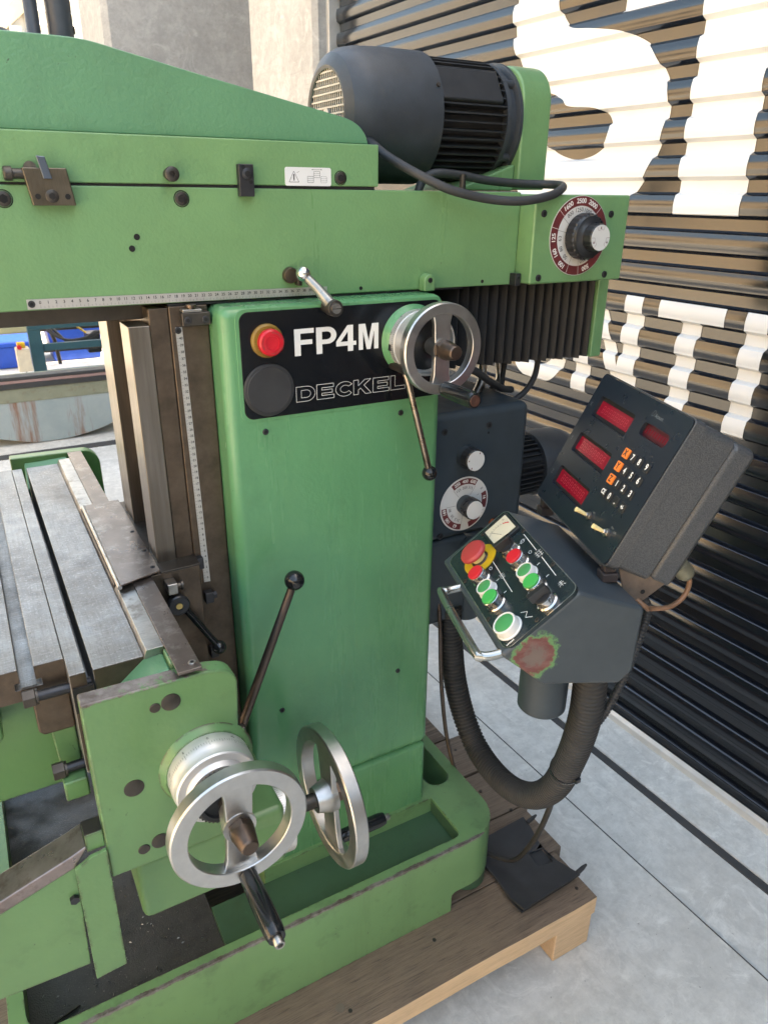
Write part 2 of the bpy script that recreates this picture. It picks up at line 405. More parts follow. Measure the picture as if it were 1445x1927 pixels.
# ---------------------------------------------------------------- mesh helpers
class MB:
    """collects geometry; frame = (origin, x, y, z) maps local to world"""
    def __init__(s, fr=None):
        s.v = []; s.f = []; s.mi = []; s.cur = 0
        s.fr = fr
    def P(s, p):
        if s.fr is None: return tuple(p)
        o, x, y, z = s.fr
        return tuple(o + x*p[0] + y*p[1] + z*p[2])
    def add(s, vs, fs):
        b = len(s.v)
        s.v += [s.P(p) for p in vs]
        s.f += [tuple(b+i for i in f) for f in fs]
        s.mi += [s.cur]*len(fs)
        return s
    def box(s, x0, x1, y0, y1, z0, z1):
        vs = [(x, y, z) for x in (x0, x1) for y in (y0, y1) for z in (z0, z1)]
        return s.add(vs, [(0,1,3,2),(4,6,7,5),(0,4,5,1),(2,3,7,6),(0,2,6,4),(1,5,7,3)])
    def prism(s, pts, ax, a, b, pts2=None):
        n = len(pts); pts2 = pts2 or pts
        def mk(p, t):
            if ax == 'x': return (t, p[0], p[1])
            if ax == 'y': return (p[0], t, p[1])
            return (p[0], p[1], t)
        vs = [mk(p, a) for p in pts] + [mk(p, b) for p in pts2]
        fs = [tuple(range(n)), tuple(range(2*n-1, n-1, -1))]
        fs += [(i, (i+1) % n, n+(i+1) % n, n+i) for i in range(n)]
        return s.add(vs, fs)
    def lathe(s, c, d, prof, n=32, cap=True, ref=None, closed=False):
        """profile [(radius, distance along d)]"""
        c = Vector(c); d = Vector(d).normalized()
        a = Vector(ref) if ref else (Vector((0, 0, 1)) if abs(d.z) < 0.9 else Vector((1, 0, 0)))
        u = (a - d*a.dot(d)).normalized(); w = d.cross(u)
        vs = []; fs = []
        for r, t in prof:
            for k in range(n):
                an = 2*math.pi*k/n
                vs.append(c + d*t + (u*math.cos(an) + w*math.sin(an))*r)
        m = len(prof)
        rng = range(m) if closed else range(m-1)
        for i in rng:
            j = (i+1) % m
            for k in range(n):
                k2 = (k+1) % n
                fs.append((i*n+k, i*n+k2, j*n+k2, j*n+k))
        if cap and not closed:
            if prof[0][0] > 1e-6: fs.append(tuple(range(n-1, -1, -1)))
            if prof[-1][0] > 1e-6: fs.append(tuple((m-1)*n+k for k in range(n)))
        return s.add(vs, fs)
    def cyl(s, a, b, r0, r1=None, n=24):
        a = Vector(a); b = Vector(b)
        return s.lathe(a, b-a, [(r0, 0), (r0 if r1 is None else r1, (b-a).length)], n)
    def tube(s, path, r, n=10, cap=True):
        path = [Vector(p) for p in path]
        m = len(path)
        rs = r if isinstance(r, (list, tuple)) else [r]*m
        vs = []; fs = []
        u = None
        for i in range(m):
            d = (path[min(i+1, m-1)] - path[max(i-1, 0)]).normalized()
            if u is None:
                a = Vector((0, 0, 1)) if abs(d.z) < 0.9 else Vector((1, 0, 0))
                u = (a - d*a.dot(d)).normalized()
            else:
                u = (u - d*u.dot(d)).normalized()
            w = d.cross(u)
            for k in range(n):
                an = 2*math.pi*k/n
                vs.append(path[i] + (u*math.cos(an) + w*math.sin(an))*rs[i])
        for i in range(m-1):
            for k in range(n):
                k2 = (k+1) % n
                fs.append((i*n+k, i*n+k2, (i+1)*n+k2, (i+1)*n+k))
        if cap:
            fs.append(tuple(range(n-1, -1, -1)))
            fs.append(tuple((m-1)*n+k for k in range(n)))
        return s.add(vs, fs)
    def ball(s, c, r, n=20):
        m = n//2
        return s.lathe(Vector(c)-Vector((0, 0, r)), (0, 0, 1),
                       [(max(1e-7, r*math.sin(math.pi*i/m)), r-r*math.cos(math.pi*i/m)) for i in range(m+1)], n, cap=False)
    def build(s, name, mat, parent=None, bevel=0.0, seg=2, smooth=35, label=None, kind=None):
        me = bpy.data.meshes.new(name)
        me.from_pydata([tuple(p) for p in s.v], [], s.f)
        mats = mat if isinstance(mat, (list, tuple)) else [mat]
        for m_ in mats: me.materials.append(m_)
        if len(mats) > 1:
            me.polygons.foreach_set('material_index', s.mi)
        bm = bmesh.new(); bm.from_mesh(me)
        bmesh.ops.remove_doubles(bm, verts=bm.verts, dist=1e-6)
        bmesh.ops.recalc_face_normals(bm, faces=bm.faces)
        bm.to_mesh(me); bm.free()
        if smooth:
            me.shade_smooth()
            me.set_sharp_from_angle(angle=R(smooth))
        o = bpy.data.objects.new(name, me)
        COL.objects.link(o)
        if bevel:
            b = o.modifiers.new('bevel', 'BEVEL')
            b.width = bevel; b.segments = seg; b.limit_method = 'ANGLE'; b.angle_limit = R(40)
            b.harden_normals = True
        adopt(o, parent)
        if label: o['label'] = label
        if kind: o['kind'] = kind
        return o

def adopt(o, parent):
    if parent is None: return
    o.parent = parent
    p = parent
    while p.parent: p = p.parent
    # only top-level roots carry a translation, everything below sits at world identity
    if parent.parent is None and parent.type == 'EMPTY':
        o.matrix_parent_inverse = Matrix.Translation(-parent.location)

def thing(name, label, cat, loc, group=None):
    o = bpy.data.objects.new(name, None)
    o.empty_display_size = 0.05
    COL.objects.link(o)
    o.location = loc
    o['label'] = label; o['category'] = cat
    if group: o['group'] = group
    return o

def tag(o, label, cat, group=None):
    o['label'] = label; o['category'] = cat
    if group: o['group'] = group
    return o

def struct(o):
    o['kind'] = 'structure'
    return o

def arc(cx, cy, r, a0, a1, n=8):
    return [(cx + r*math.cos(R(a0+(a1-a0)*i/n)), cy + r*math.sin(R(a0+(a1-a0)*i/n))) for i in range(n+1)]

def rrect(x0, x1, y0, y1, r, n=5):
    return (arc(x1-r, y1-r, r, 0, 90, n) + arc(x0+r, y1-r, r, 90, 180, n) +
            arc(x0+r, y0+r, r, 180, 270, n) + arc(x1-r, y0+r, r, 270, 360, n))

def smooth_path(pts, k=6):
    pts = [Vector(p) for p in pts]
    out = []
    for i in range(len(pts)-1):
        p0 = pts[max(0, i-1)]; p1 = pts[i]; p2 = pts[i+1]; p3 = pts[min(len(pts)-1, i+2)]
        for j in range(k):
            t = j/k
            out.append(0.5*((2*p1) + (p2-p0)*t + (2*p0-5*p1+4*p2-p3)*t*t + (3*p1-p0-3*p2+p3)*t**3))
    out.append(pts[-1])
    return out

_tc = {}
def text_geo(txt, size, offset=0.0, outline=0.0, space=1.0):
    key = (txt, size, offset, outline, space)
    if key in _tc: return _tc[key]
    cu = bpy.data.curves.new('txt', 'FONT')
    cu.body = txt; cu.size = size; cu.align_x = 'CENTER'; cu.align_y = 'CENTER'
    cu.offset = offset; cu.resolution_u = 4; cu.space_character = space
    if outline:
        cu.fill_mode = 'NONE'; cu.bevel_depth = outline; cu.bevel_resolution = 0
    ob = bpy.data.objects.new('txt', cu)
    COL.objects.link(ob)
    bpy.context.view_layer.update()
    me = bpy.data.meshes.new_from_object(ob.evaluated_get(bpy.context.evaluated_depsgraph_get()))
    g = ([tuple(v.co) for v in me.vertices], [tuple(p.vertices) for p in me.polygons])
    bpy.data.objects.remove(ob); bpy.data.curves.remove(cu); bpy.data.meshes.remove(me)
    _tc[key] = g
    return g

def put_text(mb, txt, size, o, x, y, offset=0.0, outline=0.0, sx=1.0, space=1.0, rot=0.0, shear=0.0):
    """adds flat lettering centred on o, running along x with y up (world vectors)"""
    vs, fs = text_geo(txt, size, offset, outline, space)
    o = Vector(o); x = Vector(x); y = Vector(y)
    if rot:
        x, y = x*math.cos(rot)+y*math.sin(rot), -x*math.sin(rot)+y*math.cos(rot)
    nz = x.cross(y)
    old = mb.fr; mb.fr = None
    mb.add([tuple(o + x*((p[0]+shear*p[1])*sx) + y*p[1] + nz*p[2]) for p in vs], fs)
    mb.fr = old

def flat(mb, pts, o, x, y):
    """one flat polygon in the plane o,x,y"""
    o = Vector(o); x = Vector(x); y = Vector(y)
    old = mb.fr; mb.fr = None
    mb.add([tuple(o + x*p[0] + y*p[1]) for p in pts], [tuple(range(len(pts)))])
    mb.fr = old

def line(mb, a, b, w, o, x, y):
    a = Vector((a[0], a[1])); b = Vector((b[0], b[1]))
    d = (b-a).normalized(); n = Vector((-d.y, d.x))*w/2
    flat(mb, [a-n, b-n, b+n, a+n], o, x, y)

def screw(parent, c, d, r=0.006, depth=0.003, name='screw', mat=None, hexr=0.5):
    """socket head screw, head proud by depth, dark hexagonal socket"""
    c = Vector(c); d = Vector(d).normalized()
    mb = MB()
    mb.lathe(c, d, [(r, -0.001), (r, depth*0.75), (r*0.9, depth)], 24)
    mb.cur = 1
    mb.lathe(c, d, [(r*hexr*1.1, depth*0.9), (r*hexr*1.1, depth+0.00012)], 6)
    return mb.build(name, [mat or M['black_oxide'], M['dark_hole']], parent)

def cut(o, cutter):
    """subtracts a throw-away cutter shape from o's mesh"""
    c = cutter.build('cutter', M['ink'], None, smooth=0)
    mods = [(m_.width, m_.segments) for m_ in o.modifiers if m_.type == 'BEVEL']
    o.modifiers.clear()
    bo = o.modifiers.new('cut', 'BOOLEAN'); bo.operation = 'DIFFERENCE'; bo.object = c; bo.solver = 'EXACT'
    bpy.context.view_layer.update()
    me = bpy.data.meshes.new_from_object(o.evaluated_get(bpy.context.evaluated_depsgraph_get()))
    o.modifiers.clear(); old = o.data; me.name = old.name; o.data = me
    while len(me.materials) > 1: me.materials.pop()
    me.polygons.foreach_set('material_index', [0]*len(me.polygons))
    bpy.data.objects.remove(c)
    me.shade_smooth(); me.set_sharp_from_angle(angle=R(35))
    for w_, sg_ in mods:
        b_ = o.modifiers.new('bevel', 'BEVEL'); b_.width = w_; b_.segments = sg_; b_.limit_method = 'ANGLE'; b_.angle_limit = R(40); b_.harden_normals = True

VX, VY, VZ = Vector((1, 0, 0)), Vector((0, 1, 0)), Vector((0, 0, 1))
# ================================================================ SETTING
DD = Vector((math.sin(R(-2.119)), math.cos(R(-2.119)), 0))     # along the door, away from the camera
DN = Vector((-DD.y, DD.x, 0))                                  # out of the door, towards the machine
D0 = Vector((1.637, 0.2651, 0))

g = MB(); g.box(-60, 60, -60, 90, -0.3, 0.0)
struct(g.build('ground', M['concrete'], smooth=0))
def strip(name, s0, s1, t0, t1, z0, z1, mat, bevel=0):
    b = MB((D0, DD, DN, VZ)); b.box(s0, s1, t0, t1, z0, z1)
    return b.build(name, mat, bevel=bevel, smooth=0)
struct(strip('door_sill', -6, 1.84, -0.12, 0.168, -0.02, 0.006, M['sill']))
struct(strip('expansion_joint', -6, 6, 0.170, 0.194, -0.02, 0.004, M['joint']))
struct(strip('saw_cut', -6, 6, 0.395, 0.3960, -0.02, 0.0035, M['joint']))
b = MB(); b.box(-14, 1.0, 3.94, 4.03, -0.02, 0.006)
struct(b.build('drain_channel', M['joint'], smooth=0))

# ---- roller door: one slat per object, all share one mesh
PITCH = 0.0848
door = thing('roller_door', 'dark navy ribbed roller door with big white lettering behind the green machine', 'roller door', tuple(D0))
def slat_profile():
    p = [(0.0, 0.0), (0.0125, -0.0066), (0.0140, -0.0078)]
    for i in range(1, 12):
        u = i/12
        p.append((0.0138 + 0.0012*u + 0.0034*math.sin(math.pi*u), -0.0078 - 0.0415*u))
    p += [(0.0156, -0.0494), (0.0146, -0.0505), (0.0, -0.0588), (0.0, -PITCH)]
    return p
SP = slat_profile()
b = MB((Vector((0, 0, 0)), DD, DN, VZ))
pts = [(t, z) for t, z in SP]
back = [(-0.012, -PITCH), (-0.012, 0.0)]
b.prism(pts+back, 'x', -4.0, 1.815)
slat0 = b.build('slat', M['door'], None, smooth=28)
K0, K1 = -16, 22
for k in range(K0, K1+1):
    o = slat0 if k == K0 else slat0.copy()
    if k != K0: COL.objects.link(o)
    o.parent = door
    o.matrix_parent_inverse = Matrix.Identity(4)
    o.location = (0, 0, 1.5084 + PITCH*k)
b = MB((D0, DD, DN, VZ))
b.prism([(0.010, 0.030), (0.0115, 0.036), (0.0135, 0.058), (0.0125, 0.0602), (0.0, 0.0668), (0, 0.1516), (-0.012, 0.1516), (-0.012, 0.030)], 'x', -4.0, 1.815)
b.build('bottom_slat', M['door'], door, smooth=28)
b = MB((D0, DD, DN, VZ)); b.box(-4, 1.815, -0.014, 0.012, 0.004, 0.031)
b.build('rubber_seal', M['rubber'], door, smooth=0)
rail = MB((D0, DD, DN, VZ))
rail.prism([(0.030, 0.006), (0.014, 0.006), (0.014, 0.030)] + [(0.014+0.016*i/12, 0.030-0.003*i/12 - (0.0016 if i % 2 else 0)) for i in range(1, 13)], 'x', -4, 1.815)
rail.build('threshold_rail', M['rail_alu'], door, smooth=0)
b = MB((D0, DD, DN, VZ)); b.box(1.8165, 1.850, -0.02, 0.05, 0.006, 3.4)
b.build('guide_channel', M['rail_alu'], door, bevel=0.002)

# ---- lettering film: follows every fold of the slats
def prof_at(z):
    """distance of the slat surface from the inner plane at height z"""
    k = math.floor((1.5084 - z)/PITCH)
    zz = (1.5084 - z) - k*PITCH
    for (t0, z0), (t1, z1) in zip(SP, SP[1:]):
        if -z0 - 1e-9 <= zz <= -z1 + 1e-9:
            u = 0 if z0 == z1 else (zz + z0)/(z0 - z1)
            return t0 + (t1-t0)*u
    return 0.0
def levels(z0, z1):
    zs = {z0, z1}
    k = math.floor((1.5084 - z1)/PITCH) - 1
    while True:
        top = 1.5084 - k*PITCH
        if top < z0 - 0.1: break
        for t, z in SP:
            if z0 < top+z < z1: zs.add(round(top+z, 5))
        for q in (0.3, 0.5, 0.7, 0.9):
            z = top - 0.058 - 0.0268*q
            if z0 < z < z1: zs.add(round(z, 5))
        k += 1
    zs = sorted(zs)
    out = [zs[0]]
    for z in zs[1:]:
        if z - out[-1] > 4e-4: out.append(z)
    return out
def spans(polys, z):
    xs = []
    for poly in polys:
        for (a0, b0), (a1, b1) in zip(poly, poly[1:]+poly[:1]):
            if (b0 <= z) != (b1 <= z):
                xs.append(a0 + (a1-a0)*(z-b0)/(b1-b0))
    xs.sort()
    return list(zip(xs[0::2], xs[1::2]))
def letter(polys):
    zs = [p[1] for poly in polys for p in poly]
    lv = sorted(set(levels(min(zs), max(zs))) | set(round(z, 5) for z in zs))
    lv = [z for i, z in enumerate(lv) if i == 0 or z - lv[i-1] > 2e-5]
    mb = MB((D0, DD, DN, VZ))
    OFF = 0.0012
    for za, zb in zip(lv, lv[1:]):
        A = spans(polys, za+1e-5); B = spans(polys, zb-1e-5)
        if len(A) != len(B) or not A:
            Mid = spans(polys, (za+zb)/2); A = B = Mid
        for (a0, a1), (b0, b1) in zip(A, B):
            ta = prof_at(za+1e-6)+OFF; tb = prof_at(zb-1e-6)+OFF
            mb.add([(a0, ta, za), (a1, ta, za), (b1, tb, zb), (b0, tb, zb)], [(0, 1, 2, 3)])
    return mb.build('painted_letter', M['vinyl'], door, smooth=0)
def bez(pts, n=6):
    q = smooth_path([(p[0], p[1], 0) for p in pts], n)
    return [(p.x, p.y) for p in q]
# upper line, letter S
S_out = bez([(0.169, 1.59), (0.143, 1.626), (0.122, 1.666), (0.105, 1.71), (0.096, 1.756), (0.096, 1.80), (0.108, 1.843), (0.138, 1.885), (0.175, 1.925), (0.22, 1.950), (0.282, 1.973), (0.376, 1.991), (0.455, 2.004), (0.492, 2.028), (0.510, 2.06), (0.508, 2.10), (0.488, 2.145), (0.44, 2.185), (0.39, 2.20), (0.335, 2.185), (0.298, 2.14), (0.282, 2.09), (0.281, 2.012)])
S_out += [(0.075, 2.012)]
S_out += bez([(0.080, 2.09), (0.110, 2.18), (0.18, 2.27), (0.29, 2.32), (0.39, 2.33), (0.50, 2.32), (0.61, 2.27), (0.68, 2.18), (0.705, 2.08), (0.69, 1.985), (0.64, 1.91), (0.56, 1.865), (0.47, 1.835), (0.439, 1.814), (0.344, 1.803), (0.298, 1.786), (0.278, 1.757), (0.283, 1.725), (0.300, 1.705), (0.34, 1.685), (0.40, 1.677), (0.468, 1.692), (0.515, 1.72), (0.535, 1.76), (0.540, 1.80)])
S_out += [(0.735, 1.80)]
S_out += bez([(0.730, 1.74), (0.70, 1.66), (0.64, 1.59), (0.55, 1.548), (0.45, 1.536), (0.35, 1.537), (0.26, 1.548), (0.20, 1.567)])
letter([S_out])
# upper line, upright of the next letter
letter([[(0.031, 1.5415), (-0.155, 1.5415), (-0.155, 2.33), (0.031, 2.33)]])
# lower line: U N T I
U = [(0.595, 1.332), (0.595, 1.13)] + bez([(0.595, 1.13), (0.58, 1.075), (0.54, 1.038), (0.475, 1.0255), (0.41, 1.038), (0.37, 1.075), (0.355, 1.13)]) + [(0.355, 1.332), (0.418, 1.332), (0.418, 1.13)] + bez([(0.418, 1.13), (0.43, 1.095), (0.475, 1.078), (0.52, 1.095), (0.533, 1.13)]) + [(0.533, 1.332)]
letter([U])
letter([[(0.313, 1.0265), (0.313, 1.332), (0.237, 1.332), (0.142, 1.135), (0.142, 1.332), (0.081, 1.332), (0.081, 1.0265), (0.141, 1.0265), (0.253, 1.278), (0.253, 1.0265)]])
letter([[(0.026, 1.332), (-0.172, 1.332), (-0.172, 1.288), (-0.102, 1.288), (-0.096, 1.0265), (-0.034, 1.0265), (-0.044, 1.288), (0.026, 1.288)]])
letter([[(-0.228, 1.332), (-0.288, 1.332), (-0.280, 1.0265), (-0.218, 1.0265)]])

# ---- concrete of the hall
pil = thing('concrete_pillar', 'pale concrete pillar standing at the far edge of the ribbed door', 'pillar', (1.57, 2.4, 0))
b = MB(); b.prism([(1.483, 2.10), (1.70, 2.10), (1.70, 2.83), (1.463, 2.83), (1.463, 2.120)], 'z', 0, 4.8)
b.build('shaft', M['conc_light'], pil, smooth=0)
wg = thing('concrete_wing_wall', 'grey concrete wall end standing behind the sloped green hood', 'wall', (1.8, 4.9, 0))
b = MB(); b.prism([(1.155, 4.50), (2.6, 4.50), (2.6, 5.26), (1.118, 5.26), (1.118, 4.54)], 'z', 0, 4.8)
b.build('wall_slab', M['conc_wall'], wg, smooth=0)
hall = thing('warehouse_hall', 'concrete hall that the ribbed roller door closes', 'building', (5, 0, 0))
b = MB(); b.box(2.45, 9, -9, 6, 0, 4.8)
b.build('wall', M['conc_wall'], hall, smooth=0)
b = MB(); b.box(1.60, 2.445, -9, 2.095, 3.42, 4.8)
b.build('lintel', M['conc_wall'], hall, smooth=0)

# ---- buildings round the yard, two of them unseen and added to shape light
fac = thing('added_facade', 'unseen ochre building added across the yard for its warm reflection', 'building', (-11, 5, 0))  # out of view, added for warm reflections and fill light
b = MB(); b.box(-14, -9.0, -16, 26, 0, 5.2)
b.build('wall', M['facade'], fac, smooth=0)
b = MB(); b.box(-14.1, -8.8, -16.2, 26.2, 5.203, 5.45)
b.build('roof_edge', M['conc_wall'], fac, smooth=0)
for i in range(9):
    y = -13 + i*4.2
    b = MB(); b.box(-8.98, -8.93, y, y+1.5, 1.1, 2.5)
    w = b.build('window', M['conc_light'], fac, smooth=0)
    b = MB(); b.box(-8.928, -8.915, y+0.1, y+1.4, 1.2, 2.4)
    b.build('pane', M['facade_dark'], w, smooth=0)
nb = thing('added_hall', 'unseen grey hall added behind the camera to cut low sky light', 'building', (2, -10, 0))  # unseen, added to block low sky light on the machine's front
b = MB(); b.box(-7, 12, -16, -10.5, 0, 5.2); b.build('wall', M['conc_wall'], nb, smooth=0)
for i in range(3):
    b = MB(); b.box(-5.5+i*5.6, -1.7+i*5.6, -10.498, -10.45, 0.0, 3.4); b.build('door', M['door'], nb, smooth=0)
far = thing('far_building', 'blown-out white building with a louvred shutter far behind the machine', 'building', (0, 13, 0))
b = MB(); b.box(-9, 3.2, 12.4, 16, 0, 6)
b.build('wall', M['white_wall'], far, smooth=0)
b = MB(); b.prism([(0.20, 2.72), (1.57, 3.88), (1.72, 4.02), (1.72, 4.25), (0.20, 2.92)], 'y', 12.25, 12.395)
b.build('sloped_beam', M['facade'], far, smooth=0)
b = MB(); b.box(1.36, 1.52, 12.2, 12.395, 0, 3.72)
b.build('column', M['conc_light'], far, smooth=0)
sh = MB(); sh.box(1.60, 2.45, 12.32, 12.395, 2.2, 5.0)
shut = sh.build('shutter', M['louvre'], far, smooth=0)
for i in range(16):
    z = 2.25 + i*0.17
    b = MB(); b.prism([(12.31, z), (12.19, z-0.03), (12.19, z-0.012), (12.31, z+0.085)], 'x', 1.62, 2.43)
    b.build('louvre', M['louvre'], shut, smooth=0)

# ---- things seen through the gap under the ram
tank = thing('coolant_trough', 'grey-blue trough with rounded belly and rust streaks seen under the ram', 'trough', (0.26, 4.6, 0))
belly = bez([(0.95, 0.292), (0.90, 0.16), (0.7926, 0.080), (0.6784, 0.042), (0.532, 0.014), (0.3921, 0.006), (0.258, 0.013), (0.069, 0.060), (-0.20, 0.12), (-0.45, 0.20), (-0.6, 0.292)], 4)
b = MB(); b.prism(belly, 'y', 4.215, 4.70)
b.build('belly', M['tank'], tank, smooth=40)
b = MB(); b.box(-1.0, 0.96, 4.210, 4.70, 0.2925, 0.3835); b.build('band', M['tank_band'], tank, bevel=0.004)
b = MB(); b.box(-1.0, 0.97, 4.200, 4.32, 0.384, 0.418); b.build('rim', M['rubber'], tank, bevel=0.003)
b = MB(); b.box(-1.0, 0.97, 4.206, 4.30, 0.4185, 0.4395); b.build('pink_strip', plain('pinkish_strip', (0.30, 0.20, 0.19), 0.6), tank, bevel=0.003)
b = MB(); b.box(-1.0, 0.97, 4.202, 4.30, 0.4400, 0.462); b.build('top_beam', M['rubber'], tank, bevel=0.004)
for x in (-0.55, 0.62):
    b = MB(); b.box(x, x+0.1, 4.5, 4.6, 0.003, 0.12); b.build('support', M['steel_dark'], tank)
fr = thing('teal_frame', 'dark teal steel machine frame behind the round tank', 'machine frame', (0.75, 6.2, 0))
def bar(nm, x0, x1, y0, y1, z0, z1, m='teal'):
    q = MB(); q.box(x0, x1, y0, y1, z0, z1)
    return q.build(nm, M[m], fr, bevel=0.004)
bar('top_beam', 0.47, 1.25, 5.98, 6.06, 0.475, 0.66)
bar('upright', 0.47, 0.575, 5.985, 6.055, 0.0, 0.475)
bar('upright', 1.14, 1.25, 5.985, 6.055, 0.0, 0.475)
bar('cross_rail', 0.577, 1.138, 6.0, 6.05, 0.285, 0.345)
bar('cross_rail', 0.577, 1.138, 6.0, 6.05, 0.06, 0.11)
for z in (0.405, 0.215):
    bar('dark_rail', 0.577, 1.138, 6.30, 6.36, z, z+0.022, 'steel_dark')
bar('motor_block', 1.0, 1.12, 6.4, 6.6, 0.16, 0.34, 'black')
for dx in (0, 0.02, 0.05):
    q = MB(); q.tube(smooth_path([(0.62+dx, 6.2, 0.47), (0.68+dx, 6.15, 0.40), (0.80, 6.12, 0.345-dx*0.3), (0.95, 6.12, 0.355-dx*0.3), (1.06+dx, 6.15, 0.40), (1.14+dx*0.5, 6.2, 0.33)], 5), 0.012, 8)
    q.build('hose', M['rubber'], fr)
q = MB(); q.tube([(0.88, 6.2, 0.46), (0.97, 6.2, 0.385)], 0.009, 8); q.build('yellow_hose', M['yellow'], fr)
q = MB(); q.tube([(0.66, 6.25, 0.47), (0.70, 6.25, 0.33), (0.72, 6.28, 0.11)], 0.018, 8); q.build('brace', M['steel_dark'], fr)
for i, (x0, x1, y0, z0, z1, lab) in enumerate(((0.18, 0.62, 6.75, 0.0, 0.26, 'blue plastic bin left of the teal frame'), (0.70, 1.22, 6.9, 0.0, 0.42, 'larger blue plastic bin behind the teal frame'))):
    bn = thing('storage_bin', lab, 'bin', ((x0+x1)/2, y0+0.25, 0), 'blue bins behind the frame')
    q = MB(); q.prism([(x0+0.04, y0+0.04), (x1-0.04, y0+0.04), (x1-0.04, y0+0.46), (x0+0.04, y0+0.46)], 'z', 0.003, z1-0.05,
                      [(x0, y0), (x1, y0), (x1, y0+0.5), (x0, y0+0.5)])
    q.build('body', M['blue_bin'], bn, bevel=0.012)
    q = MB(); q.box(x0-0.02, x1+0.02, y0-0.02, y0+0.52, z1-0.048, z1-0.01)
    q.build('rim', M['blue_bin'], bn, bevel=0.008)
cb = thing('control_box', 'pale control box with red button beside the teal frame', 'control box', (0.41, 5.9, 0.1))
q = MB(); q.box(0.345, 0.452, 5.80, 5.93, 0.16, 0.355); q.build('case', M['pale_box'], cb, bevel=0.006)
q = MB(); q.box(0.362, 0.425, 5.83, 5.90, 0.3555, 0.40); q.build('knob_base', M['yellow'], cb, bevel=0.005)
q = MB(); q.cyl((0.375, 5.825, 0.37), (0.375, 5.785, 0.37), 0.018); q.build('red_button', M['red'], cb)
q = MB(); q.box(0.395, 0.405, 5.87, 5.88, 0.003, 0.1595); q.build('stand', M['steel_dark'], cb)
ol = thing('olive_cabinet', 'olive green machine cabinet at the left edge behind the frame', 'cabinet', (0.0, 7.6, 0))
q = MB(); q.box(-1.2, 0.60, 7.5, 8.4, 0.20, 1.7); q.build('body', M['olive'], ol, bevel=0.03)
q = MB(); q.box(-0.7, 0.30, 7.47, 7.4985, 0.34, 1.5); q.build('door', M['olive'], ol, bevel=0.01)
q = MB()
for x in (-1.1, 0.45): q.box(x, x+0.1, 7.6, 8.3, 0.003, 0.2)
q.build('plinth', M['steel_dark'], ol)
# ================================================================ THE MILLING MACHINE
mill = thing('milling_machine', 'large green milling machine with handwheels standing on the wooden pallet', 'milling machine', (0.35, 0.2, 0.145))

# ---- base with its drip pan
b = MB()
outer = ([(-0.150, 0.62)] + arc(-0.150+0.06, -0.196+0.06, 0.06, 180, 270, 6) + arc(0.822-0.085, -0.196+0.085, 0.085, 270, 360, 8) + [(0.822, 0.62)])
pan = rrect(-0.122, 0.196, -0.172, 0.55, 0.03, 5)
def ring(mb, out, holes, z0, z1):
    """upright-walled plate with pockets: sides from every loop, top by filling between loops"""
    bm = bmesh.new()
    loops = [out] + holes
    for z in (z0, z1):
        for lp in loops:
            vs = [bm.verts.new((p[0], p[1], z)) for p in lp]
            for i in range(len(vs)): bm.edges.new((vs[i], vs[(i+1) % len(vs)]))
    for z in (z0, z1):
        es = [e for e in bm.edges if abs(e.verts[0].co.z - z) < 1e-6 and abs(e.verts[1].co.z - z) < 1e-6]
        bmesh.ops.triangle_fill(bm, use_beauty=True, edges=es)
    bm.verts.ensure_lookup_table(); bm.verts.index_update()
    n = sum(len(l) for l in loops); k = 0
    vs = [tuple(v.co) for v in bm.verts]; fs = [tuple(v.index for v in f.verts) for f in bm.faces]
    for lp in loops:
        m = len(lp)
        fs += [(k+i, k+(i+1) % m, n+k+(i+1) % m, n+k+i) for i in range(m)]
        k += m
    bm.free()
    mb.add(vs, fs)
tray = rrect(0.225, 0.722, -0.172, -0.040, 0.016, 4)
pocket = rrect(0.735, 0.795, -0.030, 0.48, 0.028, 6)
panl = [(-0.122, 0.55)] + arc(-0.122+0.03, -0.172+0.03, 0.03, 180, 270, 5) + [(0.224, -0.172), (0.224, 0.55)]
b = MB()
# front pan is one open channel from the left wall to the right block
chan = [(-0.124, 0.55)] + arc(-0.124+0.04, -0.174+0.04, 0.04, 180, 270, 5) + arc(0.720-0.014, -0.174+0.014, 0.014, 270, 360, 4) + [(0.720, -0.056), (0.322, -0.056), (0.322, 0.55)]
ring(b, outer, [chan, pocket], 0.1462, 0.3335)
base = b.build('base', M['green_base'], mill, bevel=0.003)
c = MB(); c.prism([(0.688, 0.10), (0.688, 0.184)] + arc(0.700, 0.188, 0.012, 160, 90, 4) + [(0.95, 0.200), (0.95, 0.10)], 'y', -0.30, -0.085)
cut(base, c)
b = MB(); b.box(0.210, 0.7195, -0.1735, -0.0565, 0.255, 0.296)
b.box(0.212, 0.7190, -0.1738, -0.1726, 0.2961, 0.3270); b.box(0.7184, 0.7196, -0.172, -0.058, 0.2961, 0.3270)
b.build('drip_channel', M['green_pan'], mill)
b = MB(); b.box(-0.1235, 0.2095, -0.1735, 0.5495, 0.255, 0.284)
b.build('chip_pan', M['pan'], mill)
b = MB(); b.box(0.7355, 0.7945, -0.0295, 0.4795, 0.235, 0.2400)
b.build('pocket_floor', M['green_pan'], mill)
# levelling foot under the cut-out corner
b = MB(); b.lathe((0.768, -0.130, 0.1462), VZ, [(0.043, 0), (0.047, 0.004), (0.047, 0.0535)], 36)
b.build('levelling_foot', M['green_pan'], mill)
b = MB(); b.box(0.689, 0.800, -0.0855, -0.0830, 0.1465, 0.1995); b.build('jack_recess_shade', M['dark_hole'], mill)  # dark sheet on the back wall, painting the shade of the cut-out
b = MB(); b.cyl((0.704, -0.150, 0.1465), (0.704, -0.150, 0.190), 0.008, n=16); b.build('jack_bolt', M['black_oxide'], mill)
